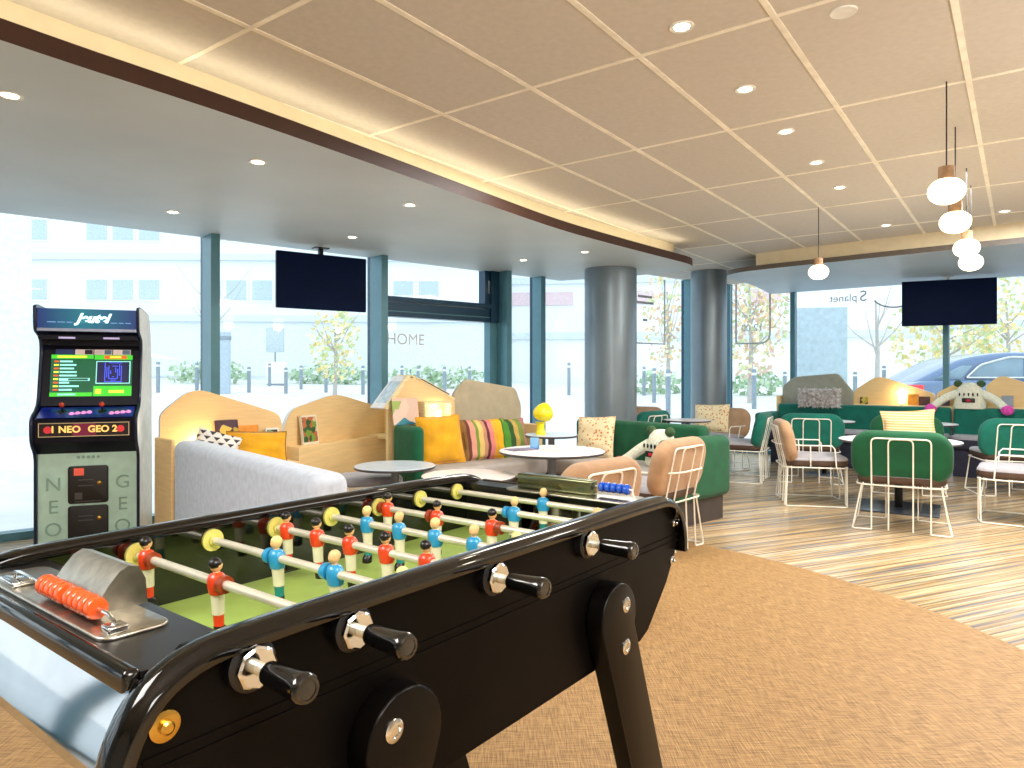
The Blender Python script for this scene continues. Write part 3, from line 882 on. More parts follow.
ml = mat('marquee_letter', (214, 255, 250), .4, emit=1.6)
text('lettering', 'Jeutel', .085, ml, T(.03, -.014, 1.635) @ RX(R(90)), mqo, bold=.0035, shear=.4)
lb = MB()
for x0, x1 in ((-.24, -.19), (-.18, -.135), (-.125, -.09), (.14, .18), (.19, .22), (.23, .265)):
    lb.box(x0, x1, -.0135, -.012, 1.604, 1.610)
lb.build('small_print', mat('marquee_print', (110, 160, 210), .4, emit=.5), mqo)
# coin doors
cd = MB().slab(lambda i: [(x+.0, y+.485) for x, y in rrect(.245, .26, .02)(i)], -.004, .012, .006, 3, 0, T(0, .015, 0) @ RX(R(90)))
d1 = cd.build('coin_door', black_m, ar)
MB().box(-.085, -.025, 0, .004, .55, .60, 0).build('price_label', mat('red_label', (222, 90, 70), .4, emit=.3), d1).location = (0, -.002, 0)
sl = MB()
for z in (.515, .475): sl.box(-.06, .03, -.001, .004, z, z+.006)
sl.box(-.08, -.035, -.001, .004, .385, .43, 0)
sl.box(-.08, .08, -.001, .004, .366, .372)
sl.build('coin_slot', mat('slot_grey', (90, 90, 92), .3, .6), d1)
MB().lathe([(.014, 0), (.014, .006), (.006, .012), (.0005, .012)], 16, 0, T(.068, .003, .495) @ RX(R(90))).build('lock', brass, d1)
cd = MB().slab(lambda i: [(x+.0, y+.19) for x, y in rrect(.245, .30, .02)(i)], -.004, .012, .006, 3, 0, T(0, .015, 0) @ RX(R(90)))
d2 = cd.build('coin_door', black_m, ar)
sl = MB()
for z in (.265, .235): sl.box(-.06, .03, -.001, .004, z, z+.006)
sl.build('coin_slot', MATS['slot_grey'], d2)
MB().lathe([(.014, 0), (.014, .006), (.006, .012), (.0005, .012)], 16, 0, T(.068, .003, .25) @ RX(R(90))).build('lock', brass, d2)
cpn = [o for o in ar.children if o.name.startswith('coin_panel')][0]
for k, ch in enumerate('NEO'):
    text('lettering', ch, .13, sage_d, T(-.21, .0145, .49-.155*k) @ RX(R(90)), cpn, extrude=.004)
for k, ch in enumerate('GEO'):
    text('lettering', ch, .13, sage_d, T(.21, .0145, .49-.155*k) @ RX(R(90)), cpn, extrude=.004)
rb = MB()
for k in range(5): rb.lathe([(.011, 0), (.009, .003)], 12, 0, T(-.06+.03*k, .015, .675) @ RX(R(90)))
rb.build('relief_mark', sage_d, cpn)

# ------------------------------------------------------------------ televisions
def tv(a, b, z0, z1, ztop, label, pole=None):
    pole = pole or black_metal
    a = Vector(a); b = Vector(b); d = b-a; w_ = d.length
    t = thing('hanging_television', label, 'television', ((a.x+b.x)/2, (a.y+b.y)/2, 0), math.atan2(d.y, d.x))
    MB().rbox(-w_/2, w_/2, 0, .045, z0, z1, .006).build('screen_panel', tv_m, t)
    MB().rbox(-.2, .2, .045, .075, z0+.08, z1-.1, .01).build('rear_housing', black_m, t)
    MB().box(-.02, .02, .05, .09, z1-.2, ztop, 0).box(-.07, .07, .02, .12, ztop-.01, ztop, 0).build('mount_pole', pole, t)
tv((-2.15, 6.38), (-1.44, 6.90), 1.862, 2.388, 2.46, 'black flat television hanging from the grey soffit in front of the left windows')
tv((5.09, 9.11), (6.02, 8.66), 1.875, 2.455, 2.5, 'black flat television hanging at the right above the green banquette', soffit_pole)
# ------------------------------------------------------------------ wire chairs
RX90 = RX(R(90))
def make_chair(name, label, back_m, arms, w=.70, group=None):
    """faces local +y; stands on z=0"""
    t = thing(name, label, 'chair', (0,0,0), 0, group)
    sw, sd = w-.08, .56
    MB().rbox(-sw/2, sw/2, -sd/2+.02, sd/2+.02, .375, .465, .03, 0, None, 3, .12, top_mi=1).build('seat', [taupe_f, seat_grey], t)  # pale top paints window light onto the taupe seat
    Mb = T(0, -.195, .40) @ RX(R(102))
    MB().slab(lambda i: [(x, y+.205) for x, y in rrect(w, .41, .15, 7)(i)], -.055, .055, .05, 5, 0, Mb, puff=.012).build('backrest', back_m, t)
    fr = MB(); r = .0065
    fr.tube([(x, y, .368) for x, y in rrect(sw-.0, sd+.02, .10, 6)(0)], r, 6, closed=True)
    # two nested hoops behind the backrest, running down to the floor
    def hoop(hw, top):
        b = R(12)
        def pt(x, h): return (x, -.268-math.tan(b)*(h-.42), h)
        p = [(hw, -.25, .012)] + [pt(hw, .42)]
        up = round_poly([(hw, .37), (hw, top), (-hw, top), (-hw, .37)], [0, .04, .04, 0], 4)
        p = [(hw+.0, -.27, .012)]+[pt(x, h) for x, h in up]+[(-hw, -.27, .012)]
        return p
    fr.tube(hoop(.205, .745), r, 6); fr.tube(hoop(.085, .74), r, 6)
    # floor runners and corner legs
    for s in (-1, 1):
        run = round_poly([(s*.205, -.27), (s*(w/2-.01), -.29), (s*(w/2-.01), .27), (s*.12, .29)], [.0, .05, .05, 0], 4)
        fr.tube([(x, y, .010) for x, y in run], r, 6)
        fr.tube([(s*(sw/2-.04), -.25, .368), (s*(w/2-.015), -.275, .012)], r, 6)
        fr.tube([(s*(sw/2-.03), .27, .368), (s*(w/2-.02), .262, .012)], r, 6)
        fr.tube([(s*.085, -.27, .012), (s*.085, .28, .012)] if False else [(s*.12, .29, .368), (s*.12, .29, .012)], r, 6)
    fr.build('wire_frame', white_wire, t)
    if arms:
        am = MB()
        path = round_poly([(-w/2+.02, .13), (-w/2-.0, -.16), (-.2, -.345), (.2, -.345), (w/2+.0, -.16), (w/2-.02, .13)], [0, .12, .1, .1, .12, 0], 5)
        p = [(x, y, .58) for x, y in path]
        p = [(-w/2+.02, .17, .37), (-w/2+.02, .155, .55)]+p+[(w/2-.02, .155, .55), (w/2-.02, .17, .37)]
        am.tube(p, r, 6)
        for s in (-1, 1): am.tube([(s*(w/2-.01), -.06, .58), (s*(sw/2-.01), -.05, .37)], r, 6)
        am.build('arm_rail', white_wire, t)
    return t
def place(o, x, y, face, label=None, group=None):
    o.location = (x, y, 0); o.rotation_euler = (0, 0, math.atan2(face[1], face[0])-PI/2)
    if label: o['label'] = label
    if group: o['group'] = group
    return o
GG, GB = 'green wire lounge chairs', 'beige wire lounge chairs'
cg = make_chair('wire_chair', 'green backed wire chair on the open floor, nearest green chair, seen from behind', green_f, False, .71, GG)
place(cg, 3.19, 5.72, (.5, .866))
c2 = place(copy_tree(cg), 4.22, 7.45, (-.45, -.89), 'green wire chair facing us behind the nearest green one, with a zigzag cushion on it', GG)
ct = make_chair('wire_chair', 'teal green wire chair seen from behind, right behind the beige armchair in the middle', teal_f, False, .70, GG)
place(ct, 3.5, 8.2, (.35, .93))
c5 = place(copy_tree(ct), 5.2, 7.3, (.3, .95), 'teal green wire chair seen from behind at the right picture edge', GG)
c7 = place(copy_tree(ct), 2.72, 8.3, (-.88, .47), 'teal wire chair seen from the side past the green sofa end, below the slim column', GG)
c9 = place(copy_tree(ct), 1.55, 8.75, (-.7, .7), 'teal wire chair just peeking out behind the thick column', GG)
cb = make_chair('wire_armchair', 'beige wire armchair in profile in the middle of the floor, facing right', beige_f, True, .66, GB)
place(cb, 2.93, 6.85, (.975, -.22))
b6 = place(copy_tree(cb), 4.33, 5.95, (-.80, .60), 'beige wire armchair cut by the right picture edge, facing left', GB)
b1_ = place(copy_tree(cb), .29, 3.86, (-.70, .71), 'beige wire armchair directly behind the far end of the football table', GB)
b2_ = place(copy_tree(cb), .99, 5.08, (-.74, .67), 'beige wire armchair in front of the green sofa end, right of the football table', GB)
b8 = place(copy_tree(cb), 2.70, 9.2, (-.80, -.60), 'beige wire armchair with a dotted cushion at the foot of the slim column', GB)
b10 = place(copy_tree(cb), 1.68, 9.5, (-.5, -.87), 'beige wire armchair mostly hidden behind the thick column', GB)

# stool
st = thing('wire_stool', 'low grey cushioned stool on cream wires behind the grey sofa', 'stool', (-1.16, 5.72, 0), R(20))
MB().rbox(-.24, .24, -.22, .22, .36, .43, .03, R2=.09).build('seat', seat_grey, st)
fr = MB(); fr.tube([(x, y, .355) for x, y in rrect(.46, .42, .09, 5)(0)], .006, 6, closed=True)
fr.tube([(x, y, .30) for x, y in rrect(.46, .42, .09, 5)(0)], .006, 6, closed=True)
for sx in (-1, 1):
    for sy in (-1, 1): fr.tube([(sx*.2, sy*.19, .355), (sx*.22, sy*.2, .01)], .006, 6)
    fr.tube([(sx*.22, -.2, .01), (sx*.22, .2, .01)], .006, 6)
    fr.tube([(sx*.08, -.21, .355), (sx*.08, -.21, .30)], .006, 6)
fr.build('wire_frame', white_wire, st)

# ------------------------------------------------------------------ tables
def table(x, y, z, d, label, top, edge, base='disc', post=.03, bs=.22, group='round bistro tables'):
    t = thing('round_table', label, 'table', (x, y, 0), 0, group)
    MB().lathe([(d/2-.006, z-.022), (d/2, z-.016), (d/2, z-.004)], 48, 1).lathe([(d/2, z-.004), (d/2-.004, z)], 48, 0).build('tabletop', [top, edge], t)
    MB().lathe([(post, .012), (post, z-.022)], 20).build('pedestal', post_m if top is not pale_top else black_metal, t)
    if base == 'disc': MB().lathe([(bs, 0), (bs, .008), (bs-.01, .012)], 36).build('base', post_m, t)
    else: MB().rbox(-bs, bs, -bs, bs, 0, .014, .004, 0, RZ(R(-32.5))).build('base', mat('base_plate_blueblack', (38, 46, 62), .3, coat=.2), t)
    return t
table(-.90, 5.37, .55, .62, 'pale blue grey round table beside the green armrest, left of the table with pink top', table_blue, table_dark)
table(-.31, 4.98, .53, .67, 'pinkish round table right behind the middle of the football table', table_top, table_dark)
table(.30, 5.23, .68, .79, 'large round table with leaflets in front of the dotted cushion', table_top, table_dark)
table(.36, 6.38, .70, .48, 'small round table carrying the yellow lamp', table_blue, table_dark)
table(3.6, 6.5, .64, 1.02, 'large round white table behind the nearest green chair', pale_top, table_dark, 'square', .035, .33)
table(3.9, 8.72, .67, .7, 'white round table in front of the left part of the green banquette', pale_top, table_dark)
table(4.93, 8.42, .66, .78, 'white round table behind the chair with the zigzag cushion', pale_top, table_dark)
table(2.12, 8.45, .70, .56, 'small dark edged round table in front of the slim column', table_top, table_dark)

# things on the large round table
lm = thing('table_lamp', 'glossy yellow mushroom shaped table lamp on the small round table', 'lamp', (.262, 6.38, .70))
MB().lathe([(.045, 0), (.047, .004), (.047, .018), (.04, .03), (.034, .07), (.038, .10), (.055, .115)], 28).build('base', yellow_lamp, lm)
shade = [(.05, .108), (.075, .125), (.092, .155), (.094, .175), (.085, .205), (.066, .235), (.035, .262), (.018, .272)]
MB().lathe(shade, 30, 0, T(.008, 0, .02) @ T(0, 0, .11) @ RY(R(14)) @ T(0, 0, -.11)).build('shade', yellow_lamp, lm)
def flat(name, label, cat, loc, rz, w_, d_, m, h=.003, group=None):
    o = MB().rbox(-w_/2, w_/2, -d_/2, d_/2, 0, h, .001).build(name, m); o.location = loc; o.rotation_euler = (0, 0, rz)
    return tag(o, label, cat, group)
leaf_m = ramp_mat('leaflet_print', lambda N, L: (lambda tc, n, cr: (L.new(tc.outputs['Object'], n.inputs['Vector']), L.new(n.outputs['Color'], cr.inputs['Fac']), cr.outputs[0])[2])(N.new('ShaderNodeTexCoord'), N.new('ShaderNodeTexVoronoi'), ramp(N, [(0, (236, 222, 196)), (.6, (240, 230, 210)), (.85, (210, 150, 120))])), .6)
flat('leaflet', 'cream folded leaflet on the right half of the leaflet table', 'leaflet', (.38, 5.28, .68), R(15), .30, .21, leaf_m, .004)
flat('leaflet', 'smaller pale leaflet lying toward the back of the leaflet table', 'leaflet', (.42, 5.46, .68), R(-20), .21, .15, paper, .003)
flat('magazine', 'dark printed magazine on the left half of the leaflet table', 'magazine', (.07, 5.27, .68), R(30), .22, .15, mat('magazine_print', (120, 110, 130), .5, noise=.5, nscale=18), .005)
flat('menu_card', 'white sheet at the left rim of the leaflet table', 'menu', (.13, 5.12, .68), R(10), .14, .10, paper, .002)
bx = thing('card_holder', 'small light blue card holder standing on the leaflet table', 'card holder', (.17, 5.34, .68), R(-15))
MB().box(-.035, .035, -.02, .02, 0, .008).box(-.035, .035, .012, .02, .008, .07).build('stand', mat('holder_blue', (60, 120, 190), .3), bx)
MB().box(-.032, .032, -.004, .002, .008, .085, 0, RX(R(-8))).build('card', mat('card_sky', (130, 186, 226), .4), bx)

# ------------------------------------------------------------------ booth boards, left
def unit(name, label, O, ang, cat='partition', group=None):
    return thing(name, label, cat, (O[0], O[1], 0), ang, group)
def board(par, pts, rads, depth, m, em, y0=0., name='back_board', r=.006):
    """pts in (x, z) clockwise or ccw; board occupies y0..y0+depth"""
    poly = round_poly(pts, rads, 6)
    M = Matrix(((1,0,0,0),(0,0,1,0),(0,1,0,0),(0,0,0,1)))
    n = len(poly)
    mb = MB()
    vs = [(x, y0, z) for x, z in poly]+[(x, y0+depth, z) for x, z in poly]
    mb.add(vs, [tuple(range(n)), tuple(range(n, 2*n))], 0)
    mb.add(vs, [(i, (i+1) % n, (i+1) % n+n, i+n) for i in range(n)], 1, True)
    return mb.build(name, [m, em], par, 50)
a1 = math.atan2(.71, .70)
p1 = unit('booth_partition', 'plywood booth back with a low gable beside the arcade cabinet', (-2.52, 5.0), a1, group='plywood booth backs')
board(p1, [(0, 0), (.93, 0), (.93, .925), (.23, 1.155), (.0, .965)], [0, 0, .09, .12, .05], .035, wood, pale_top)
MB().rbox(0, .93, -.30, 0, 0, .57, .006).build('base', wood, p1)
MB().rbox(-.03, .0, -.30, .035, 0, .80, .012).build('end_panel', wood, p1)
a2 = math.atan2(.909, .416)
p2 = unit('booth_partition', 'plywood booth back with a gable and one upright book on its ledge', (-1.876, 5.82), a2, group='plywood booth backs')
board(p2, [(-.04, 0), (1.42, 0), (1.42, .90), (.62, 1.075), (.05, .955), (-.04, .80)], [0, 0, .1, .16, .1, .05], .035, wood, pale_top)
MB().rbox(-.0, 1.42, -.13, 0, 0, .65, .006).build('ledge', wood, p2)
wg = [(0, .60), (-.32, .60), (-.32, .72), (-.10, .90), (0, .91)]
MB().prism(round_poly(wg, [0, .02, .05, .06, 0], 5), 1.39, 1.43, 'x').build('wing', wood, p2)
MB().rbox(1.1, 1.40, -.30, 0, .62, .66, .006).build('shelf', wood_edge, p2)
p3 = unit('booth_partition', 'tall plywood house shaped booth back with a glowing niche', (-1.12, 6.24), aL, group='plywood booth backs')
board(p3, [(0, 0), (.735, 0), (.735, .98), (.725, 1.01), (.24, 1.245), (.0, .955)], [0, 0, .03, .03, .10, .02], .035, wood, wood_edge, -.02)
MB().prism([(-.03, .945), (.215, 1.232), (.235, 1.222), (-.01, .93)], -.02, .25, 'y').build('roof_slope', pale_top, p3)  # pale colour stands in for window light on the plywood
MB().prism([(.26, 1.243), (.74, 1.018), (.73, 1.003), (.25, 1.228)], -.02, .25, 'y').build('roof_slope', wood_edge, p3)
MB().prism(round_poly([(-.02, .93), (.21, 1.225), (.185, 1.245), (-.05, .95)], .006, 2), -.055, -.02, 'y').build('roof_edge', wood_edge, p3)
nb = MB().rbox(.31, .62, -.14, -.02, .98, 1.0, .004).rbox(.31, .33, -.14, -.02, .80, .98, .004).rbox(.60, .62, -.14, -.02, .80, .98, .004).rbox(.31, .62, -.14, -.02, .80, .82, .004)
nb.build('niche_box', wood_edge, p3)
p4 = unit('booth_screen', 'beige felt covered screen with slanted corners behind the striped cushions', (-.547, 6.73), aL, 'partition')
fs_ = round_poly([(-.03, .40), (.82, .40), (.84, .93), (.76, 1.11), (.12, 1.205), (-.03, 1.06)], [.02, .02, .06, .05, .05, .05], 5)
MB().slab(fs_, -.06, .0, .02, 4, 0, Matrix(((1,0,0,0),(0,0,-1,-.02),(0,1,0,0),(0,0,0,1)))).build('felt_panel', felt_board, p4)
MB().rbox(.85, .92, -.25, .05, 0, .74, .012).build('end_block', wood, p4)
MB().rbox(.0, .06, -.01, .03, 0, .45, .004).rbox(.76, .82, -.01, .03, 0, .45, .004).build('foot', wood, p4)
# lamps that light the boards
def shelf_lamp(x, y, z, label, e=2.5):
    t = thing('shelf_lamp', label, 'lamp', (x, y, z), 0, 'little glowing shelf lamps')
    MB().lathe([(.025, 0), (.027, .004), (.027, .02)], 18, 0).build('base', wood_edge, t)
    MB().lathe([(.022, .02), (.024, .025), (.024, .085), (.020, .09)], 18, 0).build('diffuser', glow, t)
    lamp('POINT', 'shelf_lamp_bulb', (x, y, z+.16), e, (1, .72, .36), .03)
def loc_at(o, x, y, z):
    a = o.rotation_euler[2]; c, s = math.cos(a), math.sin(a)
    return (o.location[0]+x*c-y*s, o.location[1]+x*s+y*c, z)
shelf_lamp(*loc_at(p3, .50, -.09, .82), 'small glowing lamp in the niche above the yellow square cushion')
shelf_lamp(*loc_at(p1, .26, -.05, .57), 'small glowing lamp on the booth ledge behind the dark patterned book', 2.2)

# books
def book_mat(name, cols, scale=9):
    return ramp_mat(name, lambda N, L: (lambda tc, n, cr: (setattr(n.inputs['Scale'], 'default_value', scale), L.new(tc.outputs['Object'], n.inputs['Vector']), L.new(n.outputs['Color'], cr.inputs['Fac']), cr.outputs[0])[3])(N.new('ShaderNodeTexCoord'), N.new('ShaderNodeTexVoronoi'), ramp(N, [(i/len(cols), c) for i, c in enumerate(cols)], True)), .45)
def book(loc, rz, w_, h, th_, cover, label, tilt=-8, cat='book', border=None, group=None):
    t = thing('book', label, cat, loc, rz, group)
    M = RX(R(tilt))
    MB().box(-w_/2, w_/2, 0, .003, 0, h, 0, M).box(-w_/2, w_/2, th_-.003, th_, 0, h, 0, M).box(-w_/2, -w_/2+.003, 0, th_, 0, h, 0, M).build('cover', cover, t)
    MB().box(-w_/2+.004, w_/2-.003, .003, th_-.003, .003, h-.004, 0, M).build('pages', paper, t)
    if border: MB().box(-w_/2+.012, w_/2-.012, -.001, .0, .02, h-.015, 0, M).build('cover_picture', border, t)
    return t
bk_dark = book_mat('book_dark_yellow', [(50, 26, 44), (190, 170, 60), (70, 40, 60), (216, 196, 90), (60, 30, 40)], 16)
bk_green = book_mat('book_green_scene', [(40, 110, 50), (120, 160, 60), (190, 110, 60), (50, 90, 50), (220, 190, 150)], 22)
bk_beach = book_mat('book_beach', [(40, 130, 150), (222, 190, 170), (230, 200, 180), (160, 180, 90)], 7)
bk_orange = mat('book_orange', (240, 150, 40), .5, noise=.15)
bk_dk = book_mat('book_dark_red', [(60, 24, 26), (90, 40, 34), (40, 20, 24)], 14)
bk_grn2 = book_mat('book_green_dark', [(60, 110, 70), (30, 40, 34), (130, 160, 110)], 20)
book(loc_at(p1, .47, -.07, .57), a1, .17, .335, .02, bk_dark, 'dark and yellow patterned book, tallest on the gabled booth ledge')
book(loc_at(p1, .64, -.06, .57), a1, .16, .285, .02, bk_orange, 'orange book right of the dark patterned one')
book(loc_at(p1, .72, -.10, .57), a1, .10, .22, .015, bk_dk, 'small dark reddish book in front of the orange one')
book(loc_at(p1, .83, -.07, .57), a1, .11, .255, .015, white_m, 'white rimmed book with a green picture at the right end of the booth ledge', border=bk_grn2)
book(loc_at(p2, .22, -.07, .65), a2, .20, .25, .02, paper, 'cream rimmed book with a green and red picture standing alone on the ledge', border=bk_green)
book(loc_at(p3, .13, -.13, .80), aL, .27, .24, .015, bk_beach, 'book with a beach picture leaning on the house shaped booth back', tilt=-10)
# magazines over the house roof
mgm = mat('magazine_brown', (96, 70, 48), .5, noise=.3, nscale=30)
mo = thing('open_magazine', 'open brown magazine lying face down over the right roof slope', 'magazine', loc_at(p3, .52, .10, 1.127), aL)
Mm = RY(math.atan2(.245, .52))
MB().box(-.17, .17, -.12, .13, -.0, .006, 0, Mm).box(-.17, .17, -.12, .13, .006, .012, 1, Mm).build('cover', [mgm, paper], mo)
mo = thing('open_magazine', 'pale glossy magazine lying on the left roof slope', 'magazine', loc_at(p3, .10, .10, 1.085), aL)
Mm = RY(-math.atan2(.29, .24))
MB().box(-.13, .12, -.10, .12, .0, .010, 0, Mm).build('cover', mat('magazine_pale', (176, 196, 206), .3, noise=.15, nscale=20), mo)

# ------------------------------------------------------------------ grey sofa, left
gs_ = thing('sofa', 'long light grey sofa with its back turned to the football table', 'sofa', (-2.31, 4.75, 0), math.atan2(-.76, .65))
MB().rbox(0, 2.2, 0, .19, .06, .80, .06, 0, None, 5).build('backrest', grey_sofa, gs_)
MB().rbox(.02, 2.18, .19, .78, .28, .44, .05, 0, None, 4).build('seat', grey_bench, gs_)
MB().rbox(.04, 2.16, .04, .74, .0, .28, .01).build('plinth', dark_plinth, gs_)

# ------------------------------------------------------------------ banquette with striped cushions, left
bq = thing('banquette', 'grey seated banquette with low green back under the felt screen', 'banquette', (-1.07, 6.22, 0), aL)
MB().rbox(.10, 1.33, -.14, -.02, .43, .79, .04, 0, None, 4).build('backrest', green_f, bq)
MB().rbox(-.0, .11, -.38, -.0, .30, .80, .05, 0, None, 4).build('armrest', green_f2, bq)
MB().rbox(.10, 1.34, -.62, -.02, .30, .45, .04, 0, None, 4).build('seat', grey_bench, bq)
MB().box(.12, 1.32, -.55, -.04, 0, .30).build('plinth', dark_plinth, bq)

# ------------------------------------------------------------------ green sofa, middle
aS = math.atan2(-.76, .65)
gsf = thing('sofa', 'green sofa with grey seat in front of the thick column', 'sofa', (.72, 7.25, 0), aS)
MB().rbox(0, 1.52, -.10, .06, .40, .80, .05, 0, None, 4).build('backrest', green_f, gsf)
MB().rbox(0, 1.50, -.66, -.09, .30, .45, .04, 0, None, 4).build('seat', grey_bench, gsf)
MB().rbox(1.48, 1.68, -.70, .14, .20, .72, .07, 0, None, 5).build('armrest', green_f, gsf)
MB().box(.02, 1.62, -.60, .08, 0, .30).build('plinth', dark_plinth, gsf)

# ------------------------------------------------------------------ right banquette and its boards
bR = math.pi
for k, (x0, x1, lab) in enumerate([(.22, 2.40, 'teal green banquette along the far windows, left module with the end arm'), (2.43, 4.9, 'teal green banquette along the far windows, right module below the monster toy')]):
    b = thing('banquette', lab, 'banquette', (WR0.x, WR0.y, 0), aR, 'teal banquettes by the far windows')
    MB().rbox(x0, x1, -.52, -.34, .40, .82, .04, 0, None, 4).build('backrest', teal_f, b)
    MB().rbox(x0, x1, -1.02, -.50, .33, .49, .035, 0, None, 3, top_mi=1).build('seat', [navy_f, seat_grey], b)
    MB().box(x0+.05, x1-.02, -.97, -.36, 0, .34).build('plinth', navy_f, b)
    if k == 0: MB().rbox(x0-.17, x0+.01, -1.02, -.34, .15, .70, .05, 0, None, 4).build('armrest', teal_f, b)
y_ = -.20
r1 = unit('booth_screen', 'grey felt screen with slanted corners behind the fluffy cushion', loc_at(tag(empty('helper_frame', (WR0.x, WR0.y, 0), aR)), 0, y_, 0), aR)
bpy.data.objects.remove([o for o in bpy.data.objects if o.name == 'helper_frame'][0])
fs_ = round_poly([(.19, .45), (1.19, .45), (1.19, .99), (.98, 1.265), (.36, 1.21), (.19, 1.07)], [.02, .02, .05, .06, .06, .06], 5)
MB().slab(fs_, -.05, .0, .018, 4, 0, Matrix(((1,0,0,0),(0,0,-1,-.02),(0,1,0,0),(0,0,0,1)))).build('felt_panel', felt_grey, r1)
MB().rbox(.13, .19, -.10, .05, 0, .93, .008).build('end_block', wood, r1)
MB().rbox(.25, .31, -.02, .03, 0, .5, .004).rbox(1.05, 1.11, -.02, .03, 0, .5, .004).build('foot', wood, r1)
def runit(label, pts, rads):
    u_ = unit('booth_partition', label, loc_at(r1, 0, 0, 0), aR, group='gabled plywood backs by the far windows')
    board(u_, pts, rads, .06, wood, pale_top)
    xs = [p[0] for p in pts]
    MB().rbox(min(xs)+.02, max(xs)-.02, -.13, 0, .55, .83, .006).build('shelf', wood_edge, u_)
    return u_
r2 = runit('gabled plywood back with the glowing lamp and orange book, left of the monster toy', [(1.19, .5), (2.19, .5), (2.19, .985), (1.49, 1.235), (1.19, 1.02)], [0, 0, .05, .12, .05])
r3 = runit('low gabled plywood back partly hidden behind the monster toy', [(2.2, .5), (2.74, .5), (2.74, .96), (2.48, 1.16), (2.2, 1.0)], [0, 0, .03, .1, .05])
r4 = runit('gabled plywood back at the right picture edge behind the monster toy', [(2.75, .5), (3.9, .5), (3.9, .86), (2.9, 1.245), (2.75, 1.10)], [0, 0, .03, .14, .03])
shelf_lamp(*loc_at(r2, 1.80, -.06, .83), 'small glowing lamp on the shelf left of the orange book at right', 2.2)
def rbook(u_, x, w_, h, m, label): book(loc_at(u_, x, -.07, .83), aR, w_, h, .02, m, label, tilt=-6)
rbook(r2, 1.94, .13, .15, bk_orange, 'orange book on the far shelf right of the glowing lamp')
rbook(r2, 2.07, .13, .12, bk_dk, 'dark book on the far shelf right of the orange one')
rbook(r3, 2.30, .12, .13, mat('book_plum', (96, 76, 96), .5), 'plum coloured book on the far shelf left of the monster toy')
rbook(r4, 2.98, .12, .15, mat('book_greyblue', (150, 160, 180), .5), 'grey blue book on the far shelf right of the monster toy')
rbook(r2, 1.33, .10, .10, bk_dark, 'small patterned book at the left end of the far shelf')

# ------------------------------------------------------------------ cushions
def cushion(name, label, loc, rz, w_, h, t_, m, lean=-12, roll=0, seed=1, group=None, pinch=.05, crumple=.004, piping=None):
    """stands upright facing local -y"""
    M = RX(R(90+lean)) @ RZ(R(roll))
    t = thing(name, label, 'cushion', loc, rz, group)
    MB_ = pillow_mb(w_, h, t_, 18, 0, M, pinch, crumple, seed)
    MB_.build('cover', m, t, 80)
    edge = []
    for k in range(64):
        a = k/64*4; s = int(a); f = a-s
        x, y = [(-1+2*f, -1), (1, -1+2*f), (1-2*f, 1), (-1, 1-2*f)][s]
        edge.append(M @ Vector((w_/2*x*(1-pinch*(1-y*y)), h/2*y*(1-pinch*(1-x*x)), 0)))
    MB().tube(edge, .005, 5, closed=True).build('piping', piping or m, t)
    return t
def coords_mat(name, build, rough=.85):
    return ramp_mat(name, build, rough)
def stripes(N, L):
    tc = N.new('ShaderNodeTexCoord'); sp = N.new('ShaderNodeSeparateXYZ'); L.new(tc.outputs['Generated'], sp.inputs[0])
    cr = ramp(N, [(0, (150, 110, 60)), (.08, (110, 60, 50)), (.14, (226, 160, 140)), (.24, (120, 150, 60)), (.30, (232, 200, 120)), (.40, (206, 150, 120)), (.48, (110, 50, 60)), (.54, (236, 140, 140)), (.64, (240, 180, 60)), (.74, (246, 190, 40)), (.88, (70, 130, 50)), (.94, (150, 150, 60))], True)
    L.new(sp.outputs[0], cr.inputs[0]); return cr.outputs[0]
stripe_m = coords_mat('striped_cushion', stripes)
def stripes2(N, L):
    tc = N.new('ShaderNodeTexCoord'); sp = N.new('ShaderNodeSeparateXYZ'); L.new(tc.outputs['Generated'], sp.inputs[0])
    cr = ramp(N, [(0, (84, 150, 50)), (.3, (50, 90, 44)), (.45, (200, 170, 90)), (.6, (130, 150, 70)), (.8, (190, 130, 130))], True)
    L.new(sp.outputs[0], cr.inputs[0]); return cr.outputs[0]
stripe2_m = coords_mat('striped_cushion_green', stripes2)
def dots(N, L):
    tc = N.new('ShaderNodeTexCoord'); v = N.new('ShaderNodeTexVoronoi'); v.inputs['Scale'].default_value = 30; v.inputs['Randomness'].default_value = .7
    L.new(tc.outputs['Object'], v.inputs['Vector'])
    cr = ramp(N, [(0, (206, 120, 70)), (.28, (220, 160, 100)), (.36, (244, 226, 184)), (1, (246, 230, 192))])
    L.new(v.outputs['Distance'], cr.inputs[0]); return cr.outputs[0]
dots_m = coords_mat('dotted_cushion', dots)
def bw(N, L):
    tc = N.new('ShaderNodeTexCoord'); mp = N.new('ShaderNodeMapping'); mp.inputs['Rotation'].default_value = (0, .6, 0); mp.inputs['Scale'].default_value = (42, 42, 42)
    L.new(tc.outputs['Object'], mp.inputs[0])
    c = N.new('ShaderNodeTexChecker'); c.inputs['Scale'].default_value = 1; c.inputs[1].default_value = lin((240, 238, 234))+(1,); c.inputs[2].default_value = lin((60, 60, 64))+(1,)
    sp = N.new('ShaderNodeSeparateXYZ'); L.new(mp.outputs[0], sp.inputs[0])
    a = math_node(N, L, 'FRACT', math_node(N, L, 'MULTIPLY', sp.outputs[0], .5)); b = math_node(N, L, 'FRACT', math_node(N, L, 'MULTIPLY', sp.outputs[2], .5))
    f = math_node(N, L, 'LESS_THAN', math_node(N, L, 'ADD', a, b), .72)
    cr = ramp(N, [(0, (240, 238, 234)), (1, (62, 62, 66))]); L.new(f, cr.inputs[0]); return cr.outputs[0]
bw_m = coords_mat('triangle_cushion', bw)
